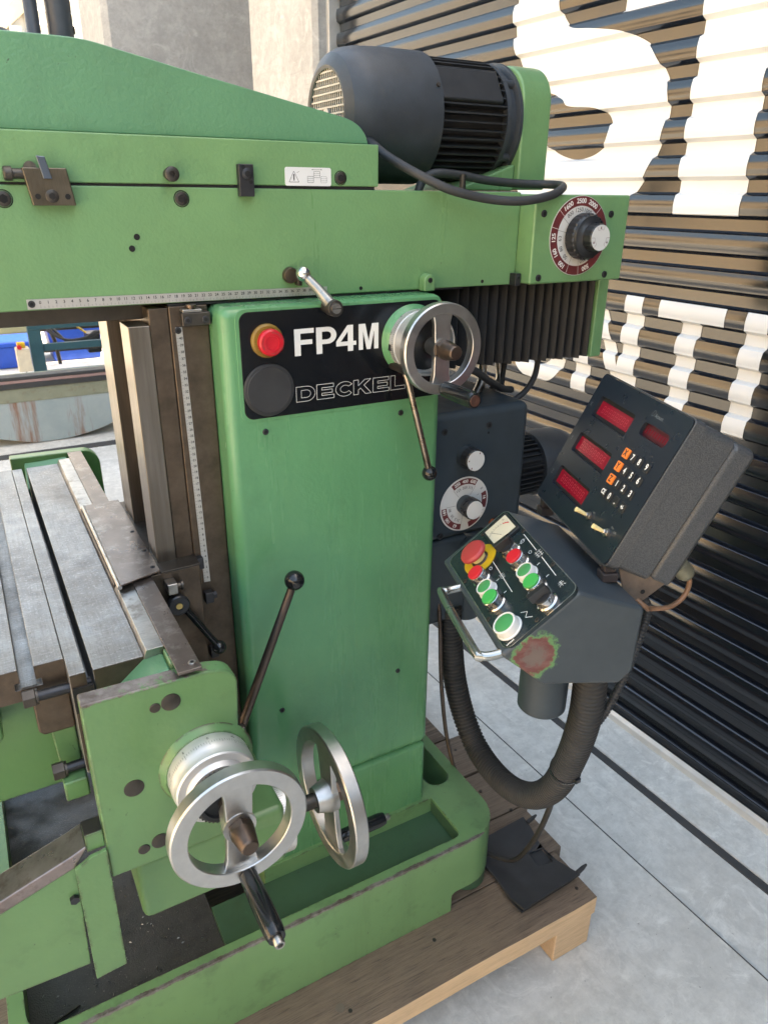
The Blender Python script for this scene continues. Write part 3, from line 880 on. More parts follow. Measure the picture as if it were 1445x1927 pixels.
# a few loose swarf bits and a strip of scrap in the pan
b = MB()
for i in range(260):
    x = random.gauss(0.03, 0.06) if i < 90 else random.uniform(-0.11, 0.2)
    y = random.uniform(-0.16, 0.30)
    a = random.uniform(0, 6.3); l = random.uniform(0.001, 0.0035)
    if not -0.115 < x < 0.2: continue
    dx, dy = math.cos(a)*l, math.sin(a)*l
    b.add([(x-dx, y-dy, 0.2845), (x+dx, y+dy, 0.2845), (x+dy*0.3, y-dx*0.3, 0.2845+l*0.7), (x-dy*0.3, y+dx*0.3, 0.2842)], [(0, 1, 2), (0, 2, 3), (0, 1, 3), (1, 2, 3)])
b.build('swarf', M['steel'], mill, smooth=0, kind='stuff')
b = MB(); b.prism([(-0.087, -0.135), (-0.045, -0.125), (-0.045, -0.123), (-0.087, -0.132)], 'z', 0.2845, 0.287)
b.build('scrap_strip', M['steel_dark'], mill)

# ---- column
b = MB(); b.prism([(0.3205, -0.050), (0.7085, -0.050), (0.7085, 0.50), (0.3205, 0.50)], 'z', 0.496, 1.4315)
column = b.build('column', M['green_smooth'], mill, bevel=0.017, seg=4)
b = MB(); b.prism([(0.3230, -0.0475), (0.7060, -0.0475), (0.7060, 0.49), (0.3230, 0.49)], 'z', 0.272, 0.4955)
b.build('column_plinth', M['green_smooth'], mill, bevel=0.012, seg=3)
for x, z in ((0.380, 1.2412), (0.6242, 1.240), (0.6284, 0.7073), (0.3811, 0.7045)):
    screw(column, (x, -0.0505, z), -VY, 0.0048, 0.0016)
# guideway in front of the column: the brown scraped face, the rails, the saddle
b = MB(); b.box(0.262, 0.3195, 0.000, 0.40, 0.285, 1.432)
b.build('guideway', M['steel_brown'], mill, bevel=0.002)
b = MB(); b.box(0.2335, 0.2615, 0.002, 0.30, 0.285, 1.430)
b.build('guideway_edge', M['steel_brown'], mill, bevel=0.0015, label='darker recessed strip of the guideway')
b = MB(); b.box(0.2026, 0.2330, -0.0005, 0.058, 0.98, 1.4072); b.build('slide_rail', M['steel_rail'], mill, bevel=0.0012)
b = MB(); b.box(0.2026, 0.2330, 0.177, 0.255, 0.98, 1.4160); b.build('slide_rail', M['steel_rail'], mill, bevel=0.0012)
# brackets of the depth stop on top of the guideway
b = MB(); b.box(0.276, 0.318, -0.018, -0.0005, 1.405, 1.424); st = b.build('stop_block', M['steel_dark'], mill, bevel=0.0015)
for x in (0.284, 0.310): screw(st, (x, -0.0182, 1.4135), -VY, 0.0052, 0.0022)
b = MB(); b.box(0.278, 0.306, -0.0175, 0.0, 1.4245, 1.4285); b.build('stop_plate', M['steel'], mill, bevel=0.0008)
b = MB(); b.lathe((0.2925, -0.010, 1.4287), VZ, [(0.005, 0), (0.005, 0.002), (0.008, 0.0025), (0.008, 0.0058)], 18); b.build('knurled_knob', M['steel_bronze'], mill)

# upright scale
b = MB(); b.prism([(0.2690, 1.4020), (0.2740, 0.9784), (0.2845, 0.9776), (0.2790, 1.4020)], 'y', -0.0012, -0.0002)
vs = b.build('upright_scale', M['ruler'], mill)
b = MB()
for n in range(0, 41):
    z = 1.386 - (40-n)*0.01
    xo = 0.2690 + (1.402-z)*0.0118
    for q in range(2):
        flat(b, [(0, -0.00015), (0.0035 if q == 0 else 0.002, -0.00015), (0.0035 if q == 0 else 0.002, 0.00015), (0, 0.00015)], (xo+0.0005, -0.00135, z - q*0.005), VX, VZ)
    put_text(b, str(n), 0.0052, (xo+0.0066, -0.00135, z), VX, VZ, offset=0.0001)
b.build('scale_marking', M['ink'], vs, smooth=0)
screw(vs, (0.2725, -0.0013, 1.3975), -VY, 0.0048, 0.0022)

# ---- name panel on the column
b = MB(); b.prism(rrect(0.3425, 0.7015, 1.2585, 1.4295-0.0005, 0.016, 6), 'y', -0.0512, -0.0495)
b.build('panel_frame', M['green_smooth'], mill, bevel=0.0006)
b = MB(); b.prism(rrect(0.3485, 0.6975, 1.2640, 1.4245, 0.014, 6), 'y', -0.0527, -0.0490)
npl = b.build('name_panel', M['panel_black'], mill, bevel=0.0004)
PY = -0.05295
def mono(ch):
    """block capitals on a 0..w by 0..1 grid as (width, outline, holes)"""
    st = 0.205
    if ch == 'F': return 0.66, [(0, 0), (st, 0), (st, 0.41), (0.60, 0.41), (0.60, 0.585), (st, 0.585), (st, 0.825), (0.66, 0.825), (0.66, 1), (0, 1)], []
    if ch == 'P': return 0.70, [(0, 0), (st, 0), (st, 0.36), (0.40, 0.36)] + arc(0.40, 0.68, 0.32, -90, 90, 14)[1:-1] + [(0.40, 1), (0, 1)], [[(st, 0.53), (0.38, 0.53)] + arc(0.38, 0.68, 0.15, -90, 90, 10)[1:-1] + [(0.38, 0.83), (st, 0.83)]]
    if ch == '4': return 0.70, [(0.41, 0), (0.60, 0), (0.60, 0.22), (0.71, 0.22), (0.71, 0.38), (0.60, 0.38), (0.60, 1), (0.40, 1), (0, 0.40), (0, 0.22), (0.41, 0.22)], [[(0.41, 0.38), (0.155, 0.38), (0.41, 0.76)]]
    if ch == 'M': return 0.86, [(0, 0), (0.185, 0), (0.185, 0.74), (0.345, 0), (0.515, 0), (0.675, 0.74), (0.675, 0), (0.86, 0), (0.86, 1), (0.58, 1), (0.43, 0.33), (0.28, 1), (0, 1)], []
def solid(mb, out, holes, o, x, y):
    f_ = MB(); ring(f_, out, holes, 0.0, 0.0003)
    o = Vector(o); n_ = x.cross(y)
    mb.add([tuple(o + x*p[0] + y*p[1] + n_*p[2]) for p in f_.v], f_.f)
b = MB()
for ch, x, hw in (('F', 0.4332, 0.0325), ('P', 0.4695, 0.0335), ('4', 0.5035, 0.0345), ('M', 0.5430, 0.0355)):
    w_, out, hol = mono(ch)
    sx_ = hw/w_; sz_ = 0.0405
    zz = 1.3545
    solid(b, [(p[0]*sx_, p[1]*sz_) for p in out], [[(p[0]*sx_, p[1]*sz_) for p in h_] for h_ in hol], (x, PY, zz), VX, VZ)
b.build('lettering', M['white_print'], npl, smooth=0, label='bold white letters FP4M')
def deck(ch):
    if ch == 'D': return [[(0, 0), (0.62, 0)] + arc(0.62, 0.5, 0.5, -90, 90, 14)[1:-1] + [(0.62, 1), (0, 1)], [(0.30, 0.25), (0.60, 0.25)] + arc(0.60, 0.5, 0.25, -90, 90, 10)[1:-1] + [(0.60, 0.75), (0.30, 0.75)]]
    if ch == 'E': return [[(0, 0), (1.05, 0), (1.05, 0.24), (0.30, 0.24), (0.30, 0.39), (0.95, 0.39), (0.95, 0.61), (0.30, 0.61), (0.30, 0.76), (1.03, 0.76), (1.03, 1), (0, 1)]]
    if ch == 'C':
        o_ = [(0.56+0.56*math.cos(R(a)), 0.5+0.5*math.sin(R(a))) for a in range(35, 326, 15)]
        i_ = [(0.58+0.29*math.cos(R(a)), 0.5+0.25*math.sin(R(a))) for a in range(325, 34, -15)]
        return [o_ + i_]
    if ch == 'K': return [[(0, 0), (0.30, 0), (0.30, 0.30), (0.44, 0.42), (0.76, 0), (1.14, 0), (0.66, 0.60), (1.10, 1), (0.72, 1), (0.30, 0.60), (0.30, 1), (0, 1)]]
    if ch == 'L': return [[(0, 0), (0.98, 0), (0.98, 0.25), (0.30, 0.25), (0.30, 1), (0, 1)]]
b = MB(); xx = 0.4330; hh = 0.0238
for ch in 'DECKEL':
    lp_ = deck(ch); w_ = max(p[0] for p in lp_[0])
    for lp in lp_:
        q_ = [(xx+p[0]*hh*1.20, 1.2825+p[1]*hh) for p in lp]
        for p_, r_ in zip(q_, q_[1:]+q_[:1]):
            d_ = (Vector(r_)-Vector(p_)); 
            if d_.length < 1e-6: continue
            d_ = d_.normalized()*0.0003
            line(b, Vector(p_)-d_, Vector(r_)+d_, 0.0007, (0, PY-0.0001, 0), VX, VZ)
    xx += w_*hh*1.20 + 0.0031
b.build('lettering', M['white_print'], npl, smooth=0, label='outlined white letters DECKEL')
# emergency stop
e = (0.3890, -0.0528, 1.3820)
b = MB(); b.lathe(e, -VY, [(0.0250, 0), (0.0250, 0.0035), (0.022, 0.006), (0.013, 0.006)], 32)
es = b.build('emergency_stop', M['yellow_old'], mill)
b = MB(); b.lathe(e, -VY, [(0.0125, 0.0055), (0.0125, 0.010), (0.0190, 0.012), (0.0200, 0.015), (0.0195, 0.0215), (0.0170, 0.0240), (0.0105, 0.0245), (0.0100, 0.0232), (1e-6, 0.0232)], 36)
b.build('mushroom_button', M['red'], es)
b = MB()
for k in range(3):
    a0 = 20+120*k
    pts = arc(0, 0, 0.0158, a0, a0+62, 8) + arc(0, 0, 0.0144, a0+62, a0, 8)
    flat(b, pts, (e[0], e[1]-0.02475, e[2]), VX, VZ)
    a = R(a0+62); c = Vector((0.0151*math.cos(a), 0.0151*math.sin(a)))
    t = Vector((-math.sin(a), math.cos(a))); n_ = Vector((math.cos(a), math.sin(a)))
    flat(b, [c-n_*0.002, c+t*0.004, c+n_*0.002], (e[0], e[1]-0.02476, e[2]), VX, VZ)
b.build('arrow_print', M['red_dull'], es, smooth=0)
# round blanking cover
b = MB(); b.lathe((0.3885, -0.0528, 1.3075), -VY, [(0.0405, 0), (0.0405, 0.003), (0.0392, 0.0042), (0.036, 0.0046), (0.0352, 0.0056), (1e-6, 0.0060)], 48)
b.build('blanking_cover', M['rubber'], mill)

# ---- ram and the cover on it
b = MB(); b.prism([(-0.40, 1.4390), (0.8905, 1.4342), (0.8905, 1.5882), (-0.40, 1.5925)], 'y', 0.0, 0.36)
ram = b.build('ram', M['green'], mill, bevel=0.0022)
b = MB(); b.box(-0.40, 0.262, 0.040, 0.33, 1.4115, 1.4355); b.build('ram_way', M['steel_dark'], mill, bevel=0.001)
b = MB(); b.box(0.2625, 0.78, 0.004, 0.33, 1.4318, 1.4352); b.build('ram_wiper', M['black_oxide'], mill)
b = MB(); b.box(-0.40, 0.6062, -0.0012, 0.30, 1.5935, 1.6525)
cover = b.build('ram_cover', M['green'], mill, bevel=0.002)
b = MB(); b.prism([(-0.39, 1.5890), (0.600, 1.5860), (0.600, 1.5940), (-0.39, 1.5940)], 'y', 0.0012, 0.30); b.build('gap_shade', M['dark_hole'], mill)  # dark strip closing the gap under the cover, standing in for shade
# sloping hood on the cover
hp = [(-0.40, 1.7565), (0.10, 1.7575)] + bez([(0.165, 1.7575), (0.1914, 1.7566), (0.2129, 1.7535), (0.2400, 1.7480), (0.2734, 1.7416), (0.3201, 1.7322), (0.4106, 1.7150), (0.4902, 1.6998), (0.5474, 1.6889), (0.5668, 1.6835), (0.5803, 1.6758), (0.5895, 1.6650), (0.5940, 1.6530)], 4)
hp += [(-0.40, 1.6530)]
b = MB(); b.prism(hp, 'y', 0.010, 0.28)
hood = b.build('sloping_hood', M['green_hood'], mill, bevel=0.010, seg=4)
# fittings on the ram
for x, z, r in ((0.0733, 1.5742, 0.0098), (0.296, 1.5751, 0.0098), (0.5401, 1.6051, 0.0092)):
    par = cover if z > 1.6 else ram
    yy = -0.0012 if z > 1.6 else 0.0
    b = MB(); b.lathe((x, yy, z), -VY, [(r*1.12, -0.001), (r*1.12, 0.0004), (r*1.0, 0.0006), (r*1.0, -0.001)], 28); b.build('counterbore', M['dark_hole'], par)
    screw(par, (x, yy, z), -VY, r*0.92, 0.0016, hexr=0.56, mat=M['steel_dark'])
b = MB(); b.lathe((0.281, -0.0012, 1.6056), -VY, [(0.0075, 0), (0.0075, 0.014), (0.0095, 0.0145), (0.0095, 0.021), (0.008, 0.022), (0.0035, 0.022), (0.0035, 0.018), (1e-6, 0.018)], 24)
b.build('stop_pin', M['steel_dark'], cover)
b = MB(); b.box(0.3765, 0.3985, -0.013, -0.0014, 1.5785, 1.6205); sb = b.build('stop_block', M['black_oxide'], cover, bevel=0.0012)
screw(sb, (0.3885, -0.0131, 1.6080), -VY, 0.0075, 0.002)
b = MB()
for x, z in ((0.3835, 1.6165), (0.3935, 1.5975)): b.cyl((x, -0.0128, z), (x, -0.01335, z), 0.0026, n=14)
b.build('pin_hole', M['dark_hole'], sb)
# tripping latch at the left
b = MB(); b.prism([(0.0985, 1.6100), (0.1500, 1.6100), (0.1560, 1.5665), (0.1050, 1.5665)], 'y', -0.016, -0.0014)
latch = b.build('latch_plate', metal('bronzed_plate', (0.19, 0.16, 0.120), 0.36, 0.2, grain=(14, 1, 1)), ram, bevel=0.0012)
b = MB(); b.prism([(0.1165, 1.6235), (0.1265, 1.6225), (0.1315, 1.5975), (0.1215, 1.5975)], 'y', -0.0200, -0.0162)
b.build('latch_tongue', metal('blued_steel', (0.17, 0.20, 0.25), 0.35, 0.1), latch, bevel=0.0008)
screw(latch, (0.1285, -0.0162, 1.5775), -VY, 0.0078, 0.002, mat=M['steel_dark'])
b = MB()
for x in (0.1120, 0.1470): b.cyl((x, -0.0158, 1.5770), (x, -0.0166, 1.5770), 0.0034, n=14)
b.build('pin_hole', M['dark_hole'], latch)
b = MB(); b.lathe((0.1000, -0.009, 1.6030), (-1, 0, 0), [(0.006, 0), (0.006, 0.012), (0.0085, 0.013), (0.0085, 0.021), (0.007, 0.0225), (1e-6, 0.0225)], 20)
b.build('latch_pin', M['steel_dark'], latch)
b = MB(); b.cyl((0.1090, -0.010, 1.6100), (0.1090, -0.003, 1.6100), 0.0075); b.build('roller', M['steel_rail'], latch)
b = MB()
for x, z in ((0.2298, 1.5267), (0.2216, 1.5118)): b.cyl((x, 0.0, z), (x, -0.0007, z), 0.0042, n=16)
b.build('plugged_hole', M['dark_hole'], ram)
b = MB()
for x, z in ((0.5748, 1.4425), (0.8175, 1.4425)): b.cyl((x, 0.0, z), (x, -0.0006, z), 0.0030, n=14)
b.build('drilled_hole', M['dark_hole'], ram)
# warning label
b = MB(); b.prism(rrect(0.4500, 0.5240, 1.5935, 1.6185, 0.003, 3), 'y', -0.0022, -0.0010)
lab = b.build('warning_label', M['label_white'], cover, smooth=0)
b = MB(); LO = (0.4500, -0.00235, 1.5935); W_ = 0.0004
for a, c in (((0.006, 0.005), (0.0215, 0.005)), ((0.0215, 0.005), (0.0138, 0.0195)), ((0.0138, 0.0195), (0.006, 0.005))): line(b, a, c, 0.0006, LO, VX, VZ)
flat(b, [(0.0131, 0.007), (0.0146, 0.007), (0.0149, 0.0155), (0.0128, 0.0155)], LO, VX, VZ)
line(b, (0.0185, 0.0175), (0.0225, 0.0195), 0.0004, LO, VX, VZ)
def sq(x0, y0, w, h, dash=False):
    for a, c in (((x0, y0), (x0+w, y0)), ((x0+w, y0), (x0+w, y0+h)), ((x0+w, y0+h), (x0, y0+h)), ((x0, y0+h), (x0, y0))):
        if not dash: line(b, a, c, W_, LO, VX, VZ)
        else:
            for i in range(3):
                p = Vector(a)+(Vector(c)-Vector(a))*(i/3+0.03); q = Vector(a)+(Vector(c)-Vector(a))*(i/3+0.25)
                line(b, p, q, W_, LO, VX, VZ)
    for f in (0.33, 0.66): line(b, (x0-0.001, y0+h*f), (x0+w+0.001, y0+h*f), W_*0.7, LO, VX, VZ)
sq(0.0355, 0.0045, 0.0095, 0.0085); sq(0.0460, 0.0115, 0.0095, 0.0085); sq(0.0570, 0.0045, 0.0095, 0.0085, True)
line(b, (0.043, 0.0222), (0.0585, 0.0222), W_, LO, VX, VZ)
flat(b, [(0.042, 0.0222), (0.0445, 0.0230), (0.0445, 0.0214)], LO, VX, VZ); flat(b, [(0.0597, 0.0222), (0.0572, 0.0230), (0.0572, 0.0214)], LO, VX, VZ)
b.build('pictogram', M['ink'], lab, smooth=0)
# horizontal scale
b = MB(); b.prism([(0.0785, 1.4392), (0.5140, 1.4362), (0.5140, 1.4482), (0.0785, 1.4520)], 'y', -0.0012, -0.0002)
hs = b.build('ram_scale', M['ruler'], mill)
b = MB()
for n in range(0, 40):
    x = 0.0947 + n*0.01
    zt = 1.4520 - (x-0.0785)*0.0087
    for q in range(2):
        l = 0.0034 if q == 0 else 0.002
        flat(b, [(-0.00015, 0), (0.00015, 0), (0.00015, l), (-0.00015, l)], (x+q*0.005, -0.00135, zt-0.0115), VX, VZ)
    put_text(b, str(n), 0.0056, (x, -0.00135, zt-0.0045), VX, VZ, offset=0.0001)
b.build('scale_marking', M['ink'], hs, smooth=0)
screw(hs, (0.0840, -0.0013, 1.4460), -VY, 0.0045, 0.0022)
# clamp lever over the scale
b = MB(); b.lathe((0.4510, -0.001, 1.4680), -VY, [(0.0120, 0), (0.0120, 0.006), (0.0105, 0.0085), (0.0095, 0.0085), (0.0090, 0.0060), (1e-6, 0.0060)], 30)
b.build('sight_ring', M['steel_bronze'], ram)
b = MB(); b.lathe((0.4890, -0.0528, 1.4262), -VY, [(0.0105, 0), (0.0105, 0.014), (0.0125, 0.0145), (0.0125, 0.030), (0.0115, 0.032), (0.0085, 0.032), (0.0078, 0.0335), (1e-6, 0.0335)], 28)
lev = b.build('clamp_lever', M['steel_dark'], mill, bevel=0.0004)
b = MB(); b.tube([(0.4865, -0.073, 1.4300), (0.4745, -0.052, 1.4520), (0.4620, -0.036, 1.4690)], [0.0098, 0.0078, 0.0068], 14)
b.build('lever_arm', metal('chipped_grey_lever', (0.33, 0.33, 0.31), 0.4, 0.2, spots=(0.03, 0.03, 0.03), met=0.8), lev)
b = MB(); b.ball((0.4600, -0.034, 1.4725), 0.0118, 24); b.build('ball_end', M['chrome'], lev)
b = MB(); b.lathe((0.4890, -0.0864, 1.4262), -VY, [(0.0074, 0), (0.0074, 0.0009), (1e-6, 0.0009)], 24); b.build('slotted_cap', M['steel'], lev)
b = MB(); b.box(0.4818, 0.4962, -0.0878, -0.0872, 1.4257, 1.4267); b.build('slot', M['dark_hole'], lev)
b = MB(); b.box(0.4585, 0.4655, -0.016, -0.0012, 1.4530, 1.4630); b.build('pointer', M['steel_dark'], ram, bevel=0.001)
# small green lug and a clip at the right
b = MB(); b.prism([(0.6845, 1.4335)]+[(0.7055, 1.4335)]+arc(0.6950, 1.4510, 0.0105, 0, 180, 8), 'y', -0.020, -0.0005)
lug = b.build('lug', M['green'], ram, bevel=0.0025)
screw(lug, (0.6950, -0.0203, 1.4515), -VY, 0.0042, 0.0012)
b = MB(); b.box(0.8775, 0.8895, -0.018, -0.0005, 1.4335, 1.4545); cl = b.build('cable_clip', M['black_oxide'], ram, bevel=0.001)
screw(cl, (0.8835, -0.0182, 1.4480), -VY, 0.0036, 0.0012)

# ---- head box with the speed dial
b = MB(); b.box(0.8912, 1.1135, -0.040, 0.34, 1.4370, 1.5852)
head = b.build('head_box', M['green'], mill, bevel=0.004, seg=3)
for x, z in ((0.9108, 1.5545), (1.0690, 1.5530), (0.9105, 1.4481), (1.0701, 1.4481)): screw(head, (x, -0.0403, z), -VY, 0.0060, 0.0015)
def dial_plate(c, r, outer_mat, inner_mat, name, parent, ring_w=0.30):
    b = MB(); b.lathe(c, -VY, [(r, 0), (r, 0.0012), (1e-6, 0.0012)], 56)
    p = b.build(name, inner_mat, parent)
    b = MB(); b.lathe(c, -VY, [(r, 0.0012), (r, 0.0016), (r*(1-ring_w), 0.0016), (r*(1-ring_w), 0.0012)], 56, closed=True)
    return p
def ringseg(mb, c, y, r0, r1, a0, a1, n=14):
    flat(mb, arc(0, 0, r1, a0, a1, n) + arc(0, 0, r0, a1, a0, n), (c[0], y, c[2]), VX, VZ)
hc = (0.9950, -0.0405, 1.5165)
hr = 0.0665
b = MB(); b.lathe(hc, -VY, [(hr+0.0008, 0), (hr+0.0008, 0.0010), (1e-6, 0.0012)], 60)
sd = b.build('speed_dial', M['dial_white'], mill)
b = MB(); n_ = 72
rv = [(hc[0]+q_*math.cos(2*math.pi*k/n_), -0.04195, hc[2]+q_*math.sin(2*math.pi*k/n_)) for q_ in (hr, hr*0.765) for k in range(n_)]
b.add(rv, [(k, (k+1) % n_, n_+(k+1) % n_, n_+k) for k in range(n_)])
b.build('dial_ring', M['maroon'], sd, smooth=0)
def ring_text(mb, c, y, r, ang, txt, size, offset=0.0, upright=True):
    a = R(ang)
    put_text(mb, txt, size, (c[0]+r*math.cos(a), y, c[2]+r*math.sin(a)), VX, VZ, offset=offset, rot=a-math.pi/2)
b = MB()
for an, t in ((122, '1600'), (92, '2500'), (64, '2000'), (182, '125'), (208, '160'), (234, '100'), (293, '500')): ring_text(b, hc, -0.04205, hr*0.88, an, t, 0.0112, 0.0003)
for an in (139, 46, 166, 250, 276): line(b, (hr*0.77*math.cos(R(an)), hr*0.77*math.sin(R(an))), (hr*math.cos(R(an)), hr*math.sin(R(an))), 0.0006, (hc[0], -0.04205, hc[2]), VX, VZ)
b.build('outer_figures', M['white_print'], sd, smooth=0)
b = MB()
for an, t in ((124, '800'), (97, '1250'), (70, '1000'), (184, '63'), (208, '80'), (231, '50'), (290, '250')): ring_text(b, hc, -0.04185, hr*0.66, an, t, 0.0098)
for an in (142, 168, 250, 276): line(b, (hr*0.45*math.cos(R(an)), hr*0.45*math.sin(R(an))), (hr*0.75*math.cos(R(an)), hr*0.75*math.sin(R(an))), 0.0005, (hc[0], -0.04185, hc[2]), VX, VZ)
b.build('inner_figures', M['ink'], sd, smooth=0)
def knob(c, r, y0, y1, parent, name='knob', knurl=22, mat='black', tip=0.94):
    """ribbed knob, axis -Y"""
    b = MB(); n = knurl*4; vs = []; fs = []
    prof = [(1.0, y0), (1.0, y1-0.002), (tip, y1)]
    for s_, t in prof:
        for k in range(n):
            rr = r*s_*(0.955 if (k % 4) in (0, 1) and t > y0 else 1.0)
            a = 2*math.pi*k/n
            vs.append((c[0]+rr*math.cos(a), c[1]-t, c[2]+rr*math.sin(a)))
    for i in range(2):
        for k in range(n): fs.append((i*n+k, i*n+(k+1) % n, (i+1)*n+(k+1) % n, (i+1)*n+k))
    fs += [tuple(range(n-1, -1, -1)), tuple(2*n+k for k in range(n))]
    b.add(vs, fs)
    return b.build(name, M[mat], parent, smooth=25)
b = MB(); b.lathe(hc, -VY, [(0.030, 0.0013), (0.030, 0.0085)], 40); b.build('knob_collar', M['black'], sd)
knob(hc, 0.0390, 0.0085, 0.028, sd, 'outer_knob', 24)
b = MB(); b.lathe(hc, -VY, [(0.0365, 0.0281), (0.035, 0.032), (0.025, 0.035), (0.024, 0.036)], 40); b.build('knob_shoulder', M['black'], sd)
knob(hc, 0.0232, 0.035, 0.055, sd, 'inner_knob', 16)
b = MB(); b.lathe(hc, -VY, [(0.0212, 0.0551), (0.0212, 0.0558), (1e-6, 0.0558)], 40); b.build('knob_cap', M['dial_white'], sd)
b = MB()
for an in (95, 205, 335):
    a = R(an); c = Vector((0.0168*math.cos(a), 0.0168*math.sin(a)))
    flat(b, [c+Vector((-0.002, -0.002)), c+Vector((0.002, -0.002)), c+Vector((0, 0.0025))], (hc[0], hc[1]-0.0560, hc[2]), VX, VZ)
    for s_ in (-1, 1):
        a2 = R(an+25*s_)
        line(b, (0.021*math.cos(a2), 0.021*math.sin(a2)), (0.0135*math.cos(a2), 0.0135*math.sin(a2)), 0.0004, (hc[0], hc[1]-0.0560, hc[2]), VX, VZ)
    for i in range(3):
        a0, a1 = R(an-25+i*50/3), R(an-25+(i+1)*50/3)
        line(b, (0.0135*math.cos(a0), 0.0135*math.sin(a0)), (0.0135*math.cos(a1), 0.0135*math.sin(a1)), 0.0004, (hc[0], hc[1]-0.0560, hc[2]), VX, VZ)
b.build('cap_print', M['maroon'], sd, smooth=0)

# ---- bellows below the head, every fold its own piece
bel = MB(); bel.box(1.122, 1.150, 0.022, 0.33, 1.2755, 1.4365)
bel = bel.build('bellows_plate', M['green'], mill, bevel=0.003)
NF = 16
for k in range(NF):
    x0 = 0.768 + k*0.0220; x1 = x0+0.0222
    zb = 1.2835 - 0.010*k/NF + 0.0025*(k % 2)
    b = MB(); b.prism([(x0, 0.060), (x0+0.0195, 0.028), (x0+0.0215, 0.0285), (x1, 0.034), (x1+0.002, 0.062), (x1+0.002, 0.30), (x0, 0.30)], 'z', zb, 1.4330)
    b.build('bellows_fold', M['bellows'], bel, bevel=0.0008, seg=1)
for pth, r, nm, m in (
    ([(0.930, 0.13, 1.285), (0.928, 0.13, 1.255), (0.920, 0.12, 1.225), (0.895, 0.11, 1.195)], 0.0095, 'metal_hose', 'steel'),
    ([(0.985, 0.16, 1.285), (0.995, 0.16, 1.245), (0.990, 0.15, 1.215), (0.965, 0.14, 1.200), (0.935, 0.13, 1.187)], 0.0085, 'metal_hose', 'steel'),
    ([(1.010, 0.15, 1.285), (1.000, 0.15, 1.240), (0.990, 0.14, 1.205)], 0.006, 'cable', 'rubber'),
    ([(1.048, 0.10, 1.290), (1.050, 0.10, 1.262), (1.035, 0.09, 1.228), (1.000, 0.08, 1.200), (0.955, 0.08, 1.180)], 0.0062, 'cable', 'rubber'),
    ([(0.800, 0.02, 1.290), (0.840, 0.03, 1.272), (0.890, 0.06, 1.245), (0.950, 0.09, 1.215), (1.000, 0.12, 1.200)], 0.0075, 'cable', 'rubber')):
    b = MB(); b.tube(smooth_path(pth, 6), r, 12); b.build(nm, M[m], mill)

# ---- spindle motor on the ram
mc = Vector((0, 0.185, 1.7065)); MR = 0.1065
mo = MB(); mo.lathe(mc, VX, [(0.068, 0.606), (0.073, 0.6045), (0.080, 0.607), (0.0915, 0.614), (0.0995, 0.629), (0.1040, 0.652), (MR, 0.700), (MR, 0.776), (0.102, 0.776), (0.102, 0.70)], 64, cap=False)
motor = mo.build('motor', M['motor_grey'], mill, smooth=30)
b = MB(); b.lathe(mc, VX, [(0.0735, 0.6075), (0.0735, 0.6065), (0.0700, 0.6055), (0.0680, 0.6065), (0.0680, 0.6090), (0.0735, 0.6090)], 56, closed=True); b.build('grille_ring', M['grille'], motor)
b = MB()
for i in range(-8, 9):
    y = i*0.0080; h = math.sqrt(max(0, 0.0690**2 - y*y))
    if h > 0.012: b.box(0.6092, 0.6110, 0.185+y-0.0013, 0.185+y+0.0013, mc.z-h, mc.z+h)
b.build('grille_bars', M['grille'], motor, smooth=0, kind='stuff')
b = MB()
for i in range(-6, 7):
    z = i*0.0105; h = math.sqrt(max(0, 0.0690**2 - z*z))
    if h > 0.012: b.box(0.6082, 0.6091, 0.185-h, 0.185+h, mc.z+z-0.0014, mc.z+z+0.0014)
b.build('grille_bars', M['grille'], motor, smooth=0, kind='stuff')
b = MB(); b.lathe(mc, VX, [(0.010, 0.6055), (0.010, 0.612), (0.006, 0.6055), (0.006, 0.612)], 20); b.build('grille_boss', M['grille'], motor)
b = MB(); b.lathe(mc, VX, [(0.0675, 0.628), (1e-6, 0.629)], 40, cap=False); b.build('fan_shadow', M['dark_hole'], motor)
b = MB(); b.lathe(mc, VX, [(0.0830, 0.7765), (0.0830, 0.925)], 48); b.build('stator', M['motor_dark'], motor)
fin0 = None
for k in range(46):
    a = 2*math.pi*k/46
    if fin0 is None:
        b = MB(); b.prism([(0.7765, 0.0832), (0.917, 0.0832), (0.917, 0.0975), (0.911, 0.1005), (0.7765, 0.1005)], 'y', -0.0014, 0.0014)
        f = fin0 = b.build('cooling_fin', M['motor_dark'], None, smooth=0)
        f.parent = motor
    else:
        f = fin0.copy(); COL.objects.link(f); f.parent = motor
    f.matrix_parent_inverse = Matrix.Identity(4)
    f.location = mc
    f.rotation_euler = (a, 0, 0)
for a in (135, 45):
    q = mc + Vector((0, math.cos(R(180-a))*0.088, math.sin(R(a))*0.088))
b = MB()
n0 = Vector((0, -0.86, 0.51)).normalized(); t0 = Vector((0, 0.51, 0.86)).normalized()
b.fr = (mc, VX, t0, n0)
b.prism([(0.778, 0.080), (0.910, 0.080), (0.905, 0.1012), (0.778, 0.1012)], 'y', -0.029, 0.029)
b.build('terminal_cover', M['motor_dark'], motor, bevel=0.003)
b = MB(); b.lathe(mc, VX, [(0.0835, 0.9175), (0.098, 0.9175), (0.0985, 0.926), (0.0905, 0.929), (0.0905, 0.942), (0.1010, 0.944), (0.1010, 0.9505)], 60); b.build('end_flange', M['motor_grey'], motor)
for a in (40, 140, 220, 320):
    q = mc + Vector((0.934, -math.cos(R(a))*0.0915, math.sin(R(a))*0.0915))
    b = MB(); b.cyl(q-VX*0.016, q+VX*0.010, 0.0075, n=12); b.build('flange_bolt', M['motor_grey'], motor)
